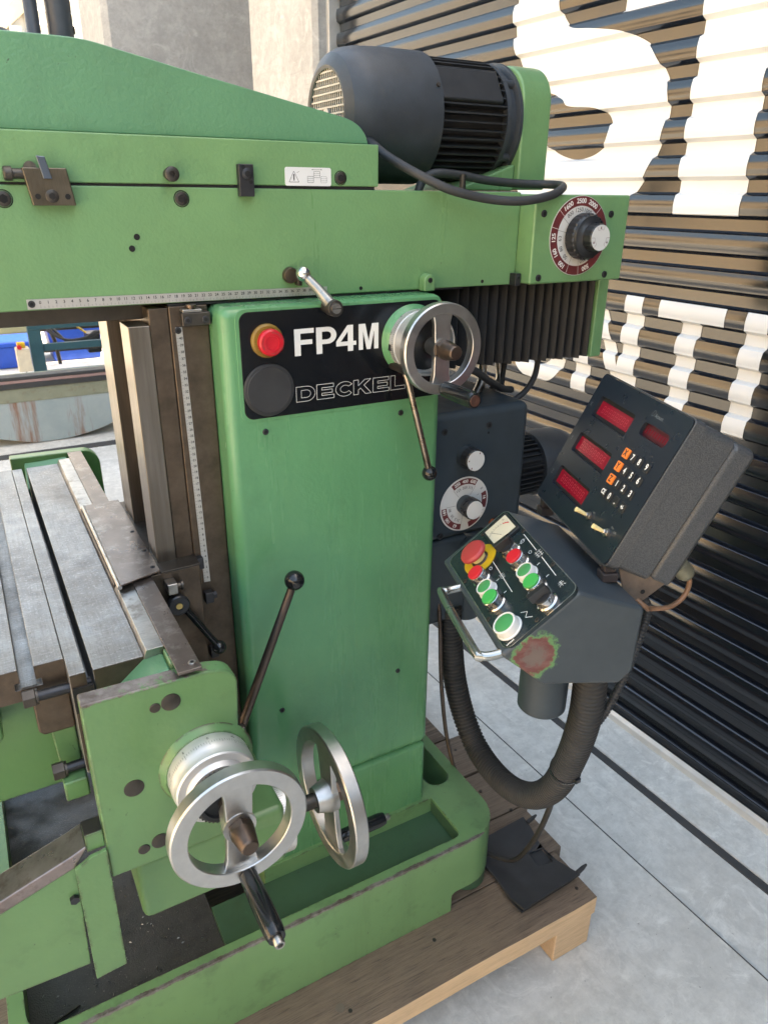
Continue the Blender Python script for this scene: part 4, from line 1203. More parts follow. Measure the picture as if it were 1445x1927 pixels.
for a in (25, -62):
    q = mc + Vector((0.768, -math.cos(R(a))*(MR+0.0002), math.sin(R(a))*(MR+0.0002)))
    b = MB(); b.cyl(q, q+Vector((0, -math.cos(R(a)), math.sin(R(a))))*0.003, 0.0035, n=12); b.build('cover_screw', M['steel_dark'], motor)
# belt housing the motor is flanged to
bh = [(0.088, 1.5925)] + [(0.088, 1.738)] + arc(0.150, 1.738, 0.062, 180, 90, 8)[1:] + [(0.260, 1.800), (0.300, 1.77), (0.300, 1.5925)]
b = MB(); b.prism(bh, 'x', 0.9510, 1.0165)
b.build('belt_housing', M['green'], mill, bevel=0.004, seg=3)
b = MB(); b.prism([(0.820, 1.5905), (0.9505, 1.5905), (0.9505, 1.636)], 'y', 0.10, 0.29)
b.build('motor_foot', M['green'], mill, bevel=0.003)
b = MB(); b.cyl((0.8060, 0.058, 1.5895), (0.8060, 0.058, 1.6160), 0.0055); b.build('cable_post', M['steel_dark'], mill)
cab = smooth_path([(0.632, 0.13, 1.674), (0.639, 0.10, 1.6661), (0.6514, 0.05, 1.6388), (0.6821, 0.0, 1.6112), (0.7244, -0.03, 1.5898), (0.7919, -0.045, 1.5769), (0.848, -0.060, 1.5749), (0.9041, -0.060, 1.5833), (0.950, -0.036, 1.5945), (0.9770, 0.0, 1.6000), (0.9700, 0.035, 1.6017), (0.9300, 0.052, 1.6025), (0.8641, 0.062, 1.6066), (0.8063, 0.066, 1.6142), (0.7576, 0.070, 1.6168), (0.7394, 0.08, 1.6066), (0.7303, 0.082, 1.588)], 7)
b = MB(); b.tube(cab, 0.0072, 14); b.build('motor_cable', M['rubber'], mill)
# cylinders of the tool clamp on top, at the far left
for x, y, r, z1, lab in ((0.2000, 0.20, 0.0172, 1.98, None), (0.1640, 0.20, 0.0092, 1.95, None)):
    b = MB(); b.lathe((x, y, 1.757), VZ, [(r*1.25, 0), (r*1.25, 0.012), (r, 0.016), (r, z1-1.757)], 28); b.build('clamp_cylinder', M['hydraulic'], mill)
b = MB(); b.cyl((0.2130, 0.20, 1.757), (0.2130, 0.20, 1.790), 0.0032); b.cyl((0.2130, 0.20, 1.790), (0.2130, 0.20, 1.799), 0.0062); b.build('cap_screw', M['black_oxide'], mill)
b = MB(); b.prism([(-0.30, 1.757), (0.150, 1.757), (0.150, 1.764), (0.118, 1.778), (-0.30, 1.83)], 'y', 0.12, 0.25); b.build('clamp_head', M['hydraulic'], mill, bevel=0.004)
b = MB(); b.box(-0.62, -0.405, -0.02, 0.34, 1.10, 1.66); b.build('vertical_head', M['green'], mill, bevel=0.02, seg=3)

# ---- handwheels
def handwheel(name, c, axis, rad, upv, grip_ang, grip_len, pin=True, gs=1.0, mats='alu', label=None, spoke_rot=0.0, rim_w=0.022, rim_t=0.020, grip_axis=None, shaft=0.06, nut=True, nut_scale=1.0, hub_back=0.0):
    """c: centre of the rim's front face; axis points to the operator"""
    c = Vector(c); ax = Vector(axis).normalized(); u = Vector(upv); u = (u-ax*u.dot(ax)).normalized(); w = u.cross(ax)
    b = MB()
    ro, ri = rad, rad-rim_w
    b.lathe(c, ax, [(ri+0.001, 0), (ro-0.002, 0), (ro, -0.002), (ro, -rim_t+0.002), (ro-0.002, -rim_t), (ri+0.0015, -rim_t), (ri, -rim_t+0.0015), (ri, -0.001)], 72, closed=True)
    root = b.build(name, M['alu'], mill, smooth=40, label=label)
    # one broad web right across, thicker at the hub
    cs, sn = math.cos(spoke_rot), math.sin(spoke_rot)
    uu = u*cs + w*sn; ww = w*cs - u*sn
    hw, ew = 0.0170*rad/0.089, 0.0185*rad/0.089
    f = MB((c - ax*(rim_t*0.5), ww, ax, uu))
    pr = [(-ew*1.25, -ri-0.001), (ew*1.25, -ri-0.001), (ew, -ri*0.72), (hw, 0), (ew, ri*0.72), (ew*1.25, ri+0.001), (-ew*1.25, ri+0.001), (-ew, ri*0.72), (-hw, 0), (-ew, -ri*0.72)]
    f.prism(pr, 'y', -0.006, 0.004)
    f.build('spoke', M['alu'], root, bevel=0.002)
    f = MB(); f.lathe(c - ax*(rim_t*0.5), ax, [(0.016*rad/0.089, -0.030), (0.0215*rad/0.089, -0.006), (0.0215*rad/0.089, 0.005)], 32)
    f.build('hub', M['alu'], root)
    f = MB(); f.lathe(c - ax*(rim_t*0.5+0.030), ax, [(0.013, -shaft), (0.013, 0.001)], 28)
    f.build('shaft', M['steel_dark'], root)
    ns = nut_scale
    f = MB(); f.lathe(c - ax*(rim_t*0.5-0.005), ax, [(0.0165*ns, 0), (0.0165*ns, 0.011)], 6, ref=uu)
    f.build('nut', M['steel_bronze'], root, bevel=0.001)
    f = MB(); f.lathe(c - ax*(rim_t*0.5-0.016), ax, [(0.0155*ns, 0), (0.0118*ns, 0.022), (0.0112*ns, 0.0245), (0.0095*ns, 0.0260), (1e-6, 0.0262)], 32)
    f.build('nut_cap', M['steel_bronze'], root)
    # crank grip on the rim
    a = grip_ang
    rd = u*math.cos(a) + w*math.sin(a)
    g0 = c + rd*(rad - rim_w*0.5)
    ga = Vector(grip_axis).normalized() if grip_axis else ax
    f = MB(); L = grip_len
    f.lathe(g0, ga, [(0.0105*gs, 0.0005), (0.0116*gs, 0.002), (0.0128*gs, L*0.45), (0.0128*gs, L*0.85), (0.0122*gs, L*0.94), (0.0108*gs, L)], 28)
    f.build('grip', M['ball'], root)
    f = MB()
    if pin: f.lathe(g0, ga, [(0.0062, L+0.0002), (0.0066, L+0.009), (0.0058, L+0.0105), (0.0035, L+0.0105), (0.0032, L+0.006), (1e-6, L+0.006)], 22)
    else: f.lathe(g0, ga, [(0.0085*gs, L+0.0001), (0.0082*gs, L+0.0010), (0.0025*gs, L+0.0010), (0.0022*gs, L+0.0003), (1e-6, L+0.0003)], 24)
    f.build('grip_pin', M['steel'] if pin else M['copper_end'], root)
    return root
def dial_ring(name, c, axis, prof, label, parent, ticks=60, tr=None, t0=0, t1=0):
    b = MB(); b.lathe(c, axis, prof, 64)
    d = b.build(name, M['alu_matt'], parent, smooth=35, label=label)
    if tr:
        ax = Vector(axis).normalized(); a0 = Vector((0, 0, 1)); a0 = (a0-ax*a0.dot(ax)).normalized(); w0 = ax.cross(a0)
        b = MB()
        for k in range(ticks):
            a = 2*math.pi*k/ticks
            rd = a0*math.cos(a)+w0*math.sin(a); tg = w0*math.cos(a)-a0*math.sin(a)
            l = t0 + (t1-t0)*(1.0 if k % 10 == 0 else 0.75 if k % 5 == 0 else 0.5)
            p = Vector(c)+rd*(tr+0.00025)
            b.add([tuple(p+ax*t0-tg*0.00016), tuple(p+ax*t0+tg*0.00016), tuple(p+ax*l+tg*0.00016), tuple(p+ax*l-tg*0.00016)], [(0, 1, 2, 3)])
            if k % 10 == 0:
                put_text(b, str(k//10*5), 0.0058, p + ax*(t0-0.0052) + rd*0.0001, -tg, -ax)
        b.build('graduation', M['ink'], d, smooth=0)
    return d

# table-feed wheel on the front end plate (1)
w1 = handwheel('handwheel', (0.1820, -0.430, 0.8635), -VY, 0.0880, (0.0, 0, 1), R(178), 0.100, label='front handwheel with dial on the end plate', spoke_rot=R(2), shaft=0.035)
dial_ring('feed_dial', (0.1770, -0.3052, 0.8720), -VY, [(0.0560, 0.0105), (0.0560, 0.034), (0.0548, 0.036), (0.0548, 0.050), (0.053, 0.052), (0.0430, 0.052), (0.0400, 0.060), (0.036, 0.060)], 'graduated ring behind the front handwheel', mill, 100, 0.0560, 0.024, 0.0325)
b = MB(); b.lathe((0.1770, -0.3052, 0.8720), -VY, [(0.0655, -0.001), (0.0605, 0.004), (0.0580, 0.010), (0.0575, 0.0104)], 56); b.build('dial_boss', M['green_worn'], mill)
b = MB(); b.lathe((0.1770, -0.3653, 0.8720), -VY, [(0.0355, 0), (0.0355, 0.014), (0.033, 0.016), (0.028, 0.016), (0.027, 0.012), (0.014, 0.012)], 48); kr = b.build('clamp_ring', M['rubber'], mill)
b = MB()
for k in range(40):
    a = 2*math.pi*k/40
    q = Vector((0.1770+0.0358*math.cos(a), -0.3653, 0.8720+0.0358*math.sin(a)))
    b.cyl(q+Vector((0, -0.001, 0)), q+Vector((0, -0.0135, 0)), 0.0018, n=6)
b.build('knurling', M['black'], kr, kind='stuff')
# knee wheel standing across, axis along X (2)
w2 = handwheel('handwheel', (0.412, -0.214, 0.6330), VX, 0.1220, (0, 0, 1), R(180), 0.095, label='larger side-on handwheel before the column', spoke_rot=R(8), rim_w=0.026, rim_t=0.024, shaft=0.045, nut_scale=1.1)
dial_ring('feed_dial', (0.292, -0.214, 0.6330), VX, [(0.0600, 0), (0.0600, 0.020), (0.058, 0.022), (0.045, 0.022)], 'pale ring behind the side-on handwheel', mill, 100, 0.0600, 0.006, 0.018)
b = MB(); b.lathe((0.200, -0.214, 0.6330), VX, [(0.0660, 0), (0.0640, 0.07), (0.0625, 0.0915)], 56); b.build('knee_boss', M['green_worn'], mill)
b = MB(); b.lathe((0.3142, -0.214, 0.6330), VX, [(0.040, 0), (0.040, 0.012), (0.037, 0.014), (0.015, 0.014)], 40); b.build('clamp_ring', M['rubber'], mill)
# ram wheel on the name panel (3)
w3 = handwheel('handwheel', (0.6480, -0.140, 1.3610), -VY, 0.0715, (0, 0, 1), R(176), 0.082, pin=False, gs=1.05, label='small handwheel on the black name panel', spoke_rot=R(-1), rim_w=0.0165, rim_t=0.017, shaft=0.022, nut_scale=1.0)
b = MB(); b.lathe((0.6420, -0.0528, 1.3630), -VY, [(0.0580, -0.001), (0.0550, 0.003), (0.0522, 0.012), (0.0512, 0.0130)], 56); b.build('dial_boss', M['green_smooth'], mill)
dial_ring('feed_dial', (0.6420, -0.0660, 1.3630), -VY, [(0.0510, 0), (0.0510, 0.014), (0.0500, 0.0145), (0.0500, 0.039), (0.0485, 0.0405), (0.0460, 0.0405), (0.0450, 0.030)], 'graduated ring behind the panel handwheel', mill, 100, 0.0510, 0.0075, 0.0135)
b = MB(); b.lathe((0.6420, -0.0530, 1.3630), -VY, [(0.0448, 0), (0.0448, 0.042), (0.040, 0.0435), (0.016, 0.0435)], 48); b.build('dial_hollow_shade', M['black'], mill)  # black disc standing in for shade inside the hollow dial
b = MB(); b.box(0.5905, 0.5925, -0.072, -0.058, 1.3520, 1.3620); b.build('index_mark', M['black'], mill)
# lever hanging below that wheel
b = MB(); b.tube([(0.6070, -0.088, 1.325), (0.6125, -0.094, 1.300), (0.6500, -0.1035, 1.152)], [0.0052, 0.0052, 0.0060], 16)
lv = b.build('hanging_lever', metal('worn_lever_rod', (0.33, 0.28, 0.235), 0.28, 0.25, spots=(0.10, 0.075, 0.06)), mill)
b = MB(); b.ball((0.6525, -0.104, 1.1425), 0.0132, 26); b.build('ball_knob', M['ball'], lv)
b = MB(); b.cyl((0.6070, -0.0525, 1.325), (0.6070, -0.094, 1.325), 0.0085); b.build('pivot', M['steel_dark'], lv)
# long lever in front of the column
p0, p1 = Vector((0.2665, -0.150, 0.765)), Vector((0.3845, -0.120, 0.9975))
b = MB(); b.tube([p0, p1], [0.0078, 0.0066], 18)
lv = b.build('long_lever', metal('brown_lever_rod', (0.115, 0.090, 0.075), 0.34, 0.3, met=0.85), mill)
b = MB(); b.ball(p1+(p1-p0).normalized()*0.012, 0.0165, 28); b.build('ball_knob', M['ball'], lv)
b = MB(); b.box(0.240, 0.278, -0.165, -0.04, 0.735, 0.790); b.build('lever_block', M['steel_dark'], lv, bevel=0.004)

# ---- saddle, knee and table
b = MB(); b.box(0.1265, 0.2612, -0.034, 0.30, 0.70, 1.0290); b.build('saddle', M['steel_brown'], mill, bevel=0.002)
b = MB(); b.prism([(0.1985, -0.036), (0.2622, -0.034), (0.2622, 0.29), (0.2330, 0.29), (0.2330, 0.262), (0.1985, 0.262)], 'z', 1.0292, 1.0325); b.build('saddle_top', M['steel_dark'], mill, bevel=0.0008)
b = MB()
b.prism([(0.1335, -0.0585), (0.1350, 0.292), (0.1980, 0.293), (0.1980, -0.037)], 'z', 1.0345, 1.0372)
gp = b.build('guard_plate', M['plate_brown'], mill, bevel=0.0008)
b = MB(); b.tube([(0.1318, -0.0600, 1.0345), (0.1333, 0.2915, 1.0345)], 0.0036, 10); b.build('rolled_edge', M['steel'], gp)
for q in ((0.1900, -0.020), (0.1910, 0.045), (0.1900, 0.130)): screw(gp, (q[0], q[1], 1.0373), VZ, 0.0040, 0.0005)
b = MB(); b.box(0.070, 0.300, -0.265, 0.30, 0.582, 0.70); b.build('knee', M['green_worn'], mill, bevel=0.012, seg=3)
b = MB(); b.prism([(0.062, 0.700), (0.225, 0.700), (0.225, 0.735), (0.062, 0.735)], 'y', -0.240, 0.30); b.build('knee_top', M['green_worn'], mill, bevel=0.004)
# table carrier with its long flat strip
b = MB()
b.prism([(0.0330, 1.0198), (0.0532, 1.0198), (0.0532, 0.9500), (0.0620, 0.9500), (0.0620, 1.0198), (0.1262, 1.0198), (0.1262, 0.86), (0.0330, 0.86)], 'y', -0.2340, 0.6180)
tc_ = b.build('table_carrier', M['steel_table'], mill, bevel=0.0012)
b = MB(); b.prism([(0.0335, 1.0184), (0.0527, 1.0184), (0.0527, 0.9500), (0.0625, 0.9500), (0.0625, 1.0184), (0.1257, 1.0184), (0.1257, 0.865), (0.0335, 0.865)], 'y', -0.2352, -0.2342); b.build('end_face', M['steel_brown'], tc_, smooth=0)
b = MB(); b.prism([(0.1264, 1.0190), (0.1300, 1.0280), (0.1530, 1.0280), (0.1530, 0.90), (0.1264, 0.90)], 'y', -0.236, 0.62); b.build('bright_step', M['steel'], mill, bevel=0.0006)
b = MB(); b.box(0.1532, 0.1835, -0.3090, 0.6560, 1.0255, 1.0300); sp_ = b.build('cover_strip', M['plate_brown'], mill, bevel=0.0006)
screw(sp_, (0.1745, -0.2960, 1.0301), VZ, 0.0050, 0.0022, mat=M['steel'])
b = MB(); b.box(0.1534, 0.1800, -0.236, 0.62, 0.86, 1.0253); b.build('carrier_side', M['steel_dark'], mill)
# bolted-on T-slot table: slabs with undercut slots
XL = -0.42
def tsection():
    p = [(0.0325, 1.0202)]
    slots = [(-0.0135, 0.0095), (-0.0975, 0.0095), (-0.1815, 0.0095), (-0.2655, 0.0095), (-0.3495, 0.0095)]
    for c_, h in slots:
        p += [(c_+h, 1.0202), (c_+h, 1.0000), (c_+h+0.007, 1.0000), (c_+h+0.007, 0.9890), (c_-h-0.007, 0.9890), (c_-h-0.007, 1.0000), (c_-h, 1.0000), (c_-h, 1.0202)]
    p += [(XL, 1.0202), (XL, 0.955), (-0.0650, 0.955), (-0.0560, 0.9640), (-0.0560, 0.9720), (0.0325, 0.9720)]
    return p
b = MB(); b.prism(tsection(), 'y', -0.1900, 0.62)
tb = b.build('slotted_table', M['steel_table'], mill, bevel=0.0012)
b = MB(); b.prism([(p[0], p[1]-0.0012 if p[1] > 1.02 else p[1]) for p in tsection()], 'y', -0.1912, -0.1902); b.build('end_face', M['steel_brown'], tb, smooth=0)
b = MB(); b.box(-0.0228, -0.0042, -0.1898, 0.618, 0.9892, 0.9915); b.build('slot_floor', M['steel_table'], tb)
b = MB(); b.box(-0.42, -0.055, -0.1880, 0.60, 0.915, 0.9545); b.build('table_lip', M['green_worn'], mill, bevel=0.006)
b = MB(); b.box(-0.42, 0.032, -0.140, 0.60, 0.780, 0.9540); b.build('table_web', M['green_worn'], mill, bevel=0.003)
b = MB(); b.prism([(-0.014, 0.9715), (0.032, 0.9715), (0.032, 0.905), (-0.008, 0.905), (-0.014, 0.912)], 'y', -0.1860, -0.141); b.build('clamp_pad', M['steel_brown'], mill, bevel=0.003)
b = MB(); b.prism([(0.000, 0.9040), (0.032, 0.9040), (0.032, 0.780), (0.006, 0.780)], 'y', -0.1720, -0.141); b.build('clamp_rib', M['green_worn'], mill, bevel=0.003)
for z, x in ((0.9610+0.022, -0.020), (0.8560, -0.004)):
    b = MB(); b.cyl((x+0.012, -0.205, z), (0.060, -0.205, z), 0.0068, n=14); tbolt = b.build('tee_bolt', M['black_oxide'], mill)
    b = MB()
    for i in range(14): b.cyl((x+0.020+i*0.0022, -0.205, z), (x+0.0212+i*0.0022, -0.205, z), 0.0074, n=14)
    b.build('thread', M['black_oxide'], tbolt, kind='stuff')
    b = MB(); b.cyl((x-0.004, -0.205, z), (x+0.0115, -0.205, z), 0.0125, n=6); b.build('nut', M['steel_dark'], tbolt, bevel=0.001)
    b = MB(); b.cyl((x+0.0117, -0.205, z), (x+0.0145, -0.205, z), 0.0105, n=24); b.build('washer', M['steel_dark'], tbolt)
b = MB(); b.box(0.0015, 0.033, -0.225, -0.187, 0.8150, 0.8470); b.build('clamp_lug', M['green_worn'], mill, bevel=0.003)
b = MB(); b.box(0.034, 0.060, -0.2385, -0.2342, 0.962, 1.000); b.build('tee_slot_end', M['dark_hole'], mill)

# ---- end plates of the carrier
ep = [(0.0355, 0.7355), (0.2125, 0.7355), (0.2285, 0.9700)] + arc(0.2000, 0.9850, 0.0290, -10, 75, 6) + [(0.1900, 1.0170), (0.0355, 1.0205)]
b = MB(); b.prism(ep, 'y', -0.3052, -0.2780)
b.build('end_plate', M['green_peel'], mill, bevel=0.003, seg=3)
# sloping gusset behind the plate
b = MB(); b.add([(0.0635, -0.2778, 1.0130), (0.1500, -0.2778, 1.0180), (0.1500, -0.2345, 1.0180), (0.1268, -0.2345, 1.0120), (0.0660, -0.2345, 0.9650), (0.0570, -0.2778, 0.9900),
                 (0.0635, -0.2778, 0.90), (0.1500, -0.2778, 0.90), (0.1500, -0.2345, 0.90), (0.1268, -0.2345, 0.90), (0.0660, -0.2345, 0.90), (0.0570, -0.2778, 0.90)],
                [(0, 1, 2, 3, 4, 5), (6, 11, 10, 9, 8, 7), (0, 6, 7, 1), (1, 7, 8, 2), (2, 8, 9, 3), (3, 9, 10, 4), (4, 10, 11, 5), (5, 11, 6, 0)])
b.build('gusset', M['green_hood'], mill, bevel=0.003)
b = MB(); b.box(0.1502, 0.1860, -0.2778, -0.2370, 0.90, 1.0250); b.build('plate_pad', M['green_worn'], mill, bevel=0.003)
b = MB(); b.box(0.0365, 0.2280, -0.2778, -0.2350, 0.74, 0.895); b.build('plate_rib', M['green_worn'], mill)
for x, z, r in ((0.1405, 0.9876, 0.0125), (0.1203, 0.9858, 0.0070), (0.0807, 0.8725, 0.0130), (0.0807, 0.7643, 0.0080), (0.1030, 0.7685, 0.0120)):
    b = MB(); b.lathe((x, -0.3053, z), -VY, [(r, 0), (r, 0.0006), (r*0.9, 0.0012), (1e-6, 0.0012)], 28); b.build('plug', M['steel_dark'], mill)
fp = [(0.034, 0.70), (0.222, 0.70), (0.2220, 0.9900)] + arc(0.1850, 0.9930, 0.0370, 0, 90, 6) + [(0.034, 1.0330)]
b = MB(); b.prism(fp, 'y', 0.655, 0.685); b.build('end_plate', M['green_worn'], mill, bevel=0.003, label='far end plate behind the table')
b = MB(); b.add([(0.0560, 0.6185, 0.965), (0.1264, 0.6185, 1.015), (0.1500, 0.6185, 1.018), (0.1500, 0.6548, 1.022), (0.0600, 0.6548, 1.020),
                 (0.0560, 0.6185, 0.90), (0.1264, 0.6185, 0.90), (0.1500, 0.6185, 0.90), (0.1500, 0.6548, 0.90), (0.0600, 0.6548, 0.90)],
                [(0, 1, 2, 3, 4), (5, 9, 8, 7, 6), (0, 5, 6, 1), (1, 6, 7, 2), (2, 7, 8, 3), (3, 8, 9, 4), (4, 9, 5, 0)])
b.build('gusset', M['green_hood'], mill, bevel=0.003)
# clamp handle at the saddle and its neighbours
b = MB(); b.lathe((0.2165, -0.034, 0.9770), -VY, [(0.0115, 0), (0.0115, 0.010), (0.0165, 0.012), (0.0175, 0.016), (0.0175, 0.022), (0.0155, 0.024), (0.0070, 0.024), (0.0070, 0.0228), (1e-6, 0.0228)], 32)
sc = b.build('saddle_clamp', M['black'], mill)
b = MB(); b.cyl((0.2165, -0.0570, 0.9770), (0.2165, -0.0585, 0.9770), 0.0052); b.build('brass_plug', metal('brass', (0.55, 0.42, 0.16), 0.3, 0.2), sc)
b = MB(); b.tube([(0.2275, -0.048, 0.9640), (0.2700, -0.062, 0.8900)], 0.0056, 14); b.build('arm', M['ball'], sc)
b = MB(); b.ball((0.2725, -0.063, 0.8850), 0.0118, 22); b.build('ball_knob', M['ball'], sc)
b = MB(); b.box(0.2020, 0.2180, -0.058, -0.0345, 1.0000, 1.0185); b.build('stop_block', M['steel'], mill, bevel=0.0015)
b = MB(); b.lathe((0.2185, -0.046, 1.0080), VX, [(0.0055, 0), (0.0055, 0.006), (0.0080, 0.0065), (0.0080, 0.010)], 16); b.build('stop_screw', M['steel_dark'], mill)
b = MB(); b.box(0.2615, 0.2735, -0.014, -0.0005, 1.010, 1.030); b.build('scale_pointer', M['black_oxide'], mill, bevel=0.001)
for x, z in ((0.270, 0.9535), (0.270, 0.8440)):
    b = MB(); b.box(x, x+0.014, -0.016, -0.0005, z-0.010, z+0.010); blk = b.build('trip_dog', M['black_oxide'], mill, bevel=0.0015)
    b = MB(); b.cyl((x+0.0142, -0.008, z), (x+0.0205, -0.008, z), 0.0065, n=6); b.build('bolt', M['black_oxide'], blk)

# ---- splash guard at the lower left
b = MB(); b.prism([(-0.42, 0.520), (-0.126, 0.597), (-0.012, 0.5905), (-0.003, 0.7880), (-0.100, 0.7620), (-0.42, 0.678)], 'y', -0.300, -0.294)
sg = b.build('splash_guard', M['green_worn'], mill, bevel=0.001)
b = MB(); b.prism([(-0.42, 0.660), (-0.100, 0.744), (-0.006, 0.774), (0.012, 0.7990), (0.012, 0.8030), (-0.008, 0.7945), (-0.100, 0.7640), (-0.42, 0.681)], 'y', -0.3025, -0.256)
b.build('guard_rim', M['rust_rim'], sg, bevel=0.003)
b = MB(); b.prism([(-0.0085, 0.567), (0.0330, 0.571), (0.0350, 0.7910), (0.0150, 0.7880), (-0.0060, 0.7760)], 'y', -0.3090, -0.3030)
b.build('guard_plate', M['green_worn'], sg, bevel=0.0008)
b = MB(); b.box(0.0120, 0.0345, -0.300, -0.272, 0.7900, 0.8180); b.build('guard_block', M['green_worn'], sg, bevel=0.0015)
b = MB(); b.box(0.0120, 0.0345, -0.299, -0.273, 0.8182, 0.8190); b.build('guard_block_top', M['steel_dark'], sg)
b = MB(); b.cyl((-0.0140, -0.3002, 0.722), (-0.0140, -0.3060, 0.722), 0.0065, n=6); b.build('bolt', M['black_oxide'], sg)
b = MB(); b.cyl((-0.30, -0.27, 0.276), (-0.30, -0.27, 0.60), 0.012); b.build('guard_post', M['green_worn'], sg)

# ---- feed gearbox right of the column
b = MB(); b.box(0.700, 0.9555, 0.000, 0.30, 0.9450, 1.2080)
gear = b.build('feed_gearbox', M['slate'], mill, bevel=0.016, seg=4)
for x, z in ((0.8546, 1.1726), (0.7510, 1.1730), (0.7515, 1.0043-0.048), (0.8918, 0.9669)): screw(gear, (x, -0.0003, z), -VY, 0.0066, 0.0012, hexr=0.55)
b = MB(); b.cyl((0.8540, -0.0003, 1.1575), (0.8540, -0.0008, 1.1575), 0.0025, n=12); b.build('drilled_hole', M['dark_hole'], gear)
gc = (0.8050, -0.0005, 1.0165); gr = 0.0545
b = MB(); b.lathe(gc, -VY, [(gr+0.003, 0), (gr+0.003, 0.0008), (gr+0.0002, 0.001), (1e-6, 0.0012)], 60); fd = b.build('feed_dial', M['dial_white'], mill, label='slate gearbox dial with white and maroon rings')
b = MB()
for a0, a1 in ((57, 128), (-18, 22), (182, 262), (284, 318)): ringseg(b, gc, -0.00195, gr*0.78, gr, a0, a1, 18)
b.build('dial_ring', M['maroon'], fd, smooth=0)
b = MB()
for an, t in ((122-8, '250'), (91, '400'), (68, '630'), (192, '160'), (217, '100'), (244, '63'), (8, '16')): ring_text(b, gc, -0.00205, gr*0.885, an, t, 0.0092, 0.0003)
b.build('outer_figures', M['white_print'], fd, smooth=0)
b = MB()
for an, t in ((117, '125'), (92, '200'), (69, '315'), (192, '80'), (217, '50'), (242, '31,5'), (25, '1')): ring_text(b, gc, -0.00190, gr*0.64, an, t, 0.0080)
ring_text(b, gc, -0.00190, gr*0.88, 34, 'II', 0.0085)
for an in (130, 180, 55, 262): line(b, (gr*0.40*math.cos(R(an)), gr*0.40*math.sin(R(an))), (gr*0.78*math.cos(R(an)), gr*0.78*math.sin(R(an))), 0.0005, (gc[0], -0.00190, gc[2]), VX, VZ)
b.build('inner_figures', M['ink'], fd, smooth=0)
b = MB(); b.lathe(gc, -VY, [(0.0195, 0.0013), (0.0195, 0.016), (0.018, 0.0165)], 40); b.build('knob_base', M['slate'], fd)
knob(gc, 0.0215, 0.0168, 0.036, fd, 'knob', 18)
b = MB(); b.lathe(gc, -VY, [(0.0190, 0.0361), (0.0190, 0.0368), (1e-6, 0.0368)], 40); b.build('knob_cap', M['dial_white'], fd)
kc = (0.8030, -0.0005, 1.1180)
b = MB(); b.lathe(kc, -VY, [(0.0225, 0), (0.0220, 0.012), (0.0205, 0.0125)], 40); k2 = b.build('selector_knob', M['slate'], mill)
knob(kc, 0.0225, 0.0130, 0.033, k2, 'knob', 18)
b = MB(); b.lathe(kc, -VY, [(0.0198, 0.0331), (0.0198, 0.0338), (1e-6, 0.0338)], 40); b.build('knob_cap', M['dial_white'], k2)
b = MB()
for an in (62, 172, 235):
    a = R(an); c = Vector((0.0165*math.cos(a), 0.0165*math.sin(a)))
    flat(b, [c+Vector((-0.0017, -0.0020)), c+Vector((0.0017, -0.0020)), c+Vector((0.0004, 0.0025))], (kc[0], kc[1]-0.0340, kc[2]), VX, VZ)
b.build('cap_print', M['maroon'], k2, smooth=0)
b = MB(); b.lathe((0.8800, -0.0003, 0.9590), -VY, [(0.0100, 0), (0.0100, 0.004), (0.0080, 0.006), (1e-6, 0.0075)], 24); b.build('sight_glass', M['amber'], gear)
# feed motor behind the gearbox
fm = Vector((0, 0.145, 1.010)); fr_ = 0.072
b = MB(); b.lathe(fm, VX, [(0.058, 0.956), (0.058, 1.105)], 40); fmot = b.build('feed_motor', M['motor_dark'], mill)
f0 = None
for k in range(34):
    if f0 is None:
        b = MB(); b.prism([(0.957, 0.0582), (1.085, 0.0582), (1.078, 0.0700), (0.957, 0.0715)], 'y', -0.0014, 0.0014)
        f = f0 = b.build('cooling_fin', M['motor_dark'], None, smooth=0); f.parent = fmot
    else:
        f = f0.copy(); COL.objects.link(f); f.parent = fmot
    f.matrix_parent_inverse = Matrix.Identity(4); f.location = fm; f.rotation_euler = (2*math.pi*k/34, 0, 0)
b = MB(); b.lathe(fm, VX, [(0.074, 1.082), (0.076, 1.090), (0.075, 1.160), (0.066, 1.185), (0.03, 1.190)], 48); b.build('fan_cover', M['motor_grey'], fmot)
# pivot post that carries the pendant arm
b = MB(); b.lathe((0.845, 0.030, 0.7360), VZ, [(0.030, 0), (0.032, 0.004), (0.032, 0.2088)], 36); b.build('pivot_post', M['slate'], mill)
b = MB(); b.box(0.705, 0.830, 0.005, 0.075, 0.7460, 0.9440); b.build('pivot_bracket', M['slate'], mill, bevel=0.012, seg=3)
# ================================================================ CONTROL PENDANT
LH = Vector((0.2986, 0.9544, 0)); WX = Vector((0.9544, -0.2986, 0)); WH = Vector((0.7097, -0.2220, 0.6686)); NN = Vector((-0.6381, 0.1996, 0.7437))
PC = Vector((0.6019, -0.3968, 1.0910))
PO = Vector((0.5633, -0.506, 0))                        # near end of the box
pen = thing('control_pendant', 'slate control pendant with red and green push buttons and worn corner', 'control pendant', (0.665, -0.42, 0.88))
prof = [(-0.0500, 1.0455), (0.0480, 1.1285), (0.1458, 1.0938), (0.1437, 0.9970), (0.1256, 0.9770), (0.0127, 0.9917), (-0.0155, 1.0168)]
b = MB((PO, WX, LH, VZ)); b.prism(prof, 'y', 0.0, 0.268)
wc = PO + WX*(-0.004) + VZ*1.043
body = b.build('housing', slate_worn(tuple(wc), 0.032, (1.0, 1.6, 1.05)), pen, bevel=0.0065, seg=3)
PF = (PC, WH, LH, NN)                                    # panel frame: across, along, out
b = MB(PF); b.prism(rrect(-0.0610, 0.0610, -0.1150, 0.1400, 0.013, 5), 'z', -0.004, 0.0025)
pan_ = b.build('panel', M['pend_black'], pen, bevel=0.0006)
b = MB(PF)
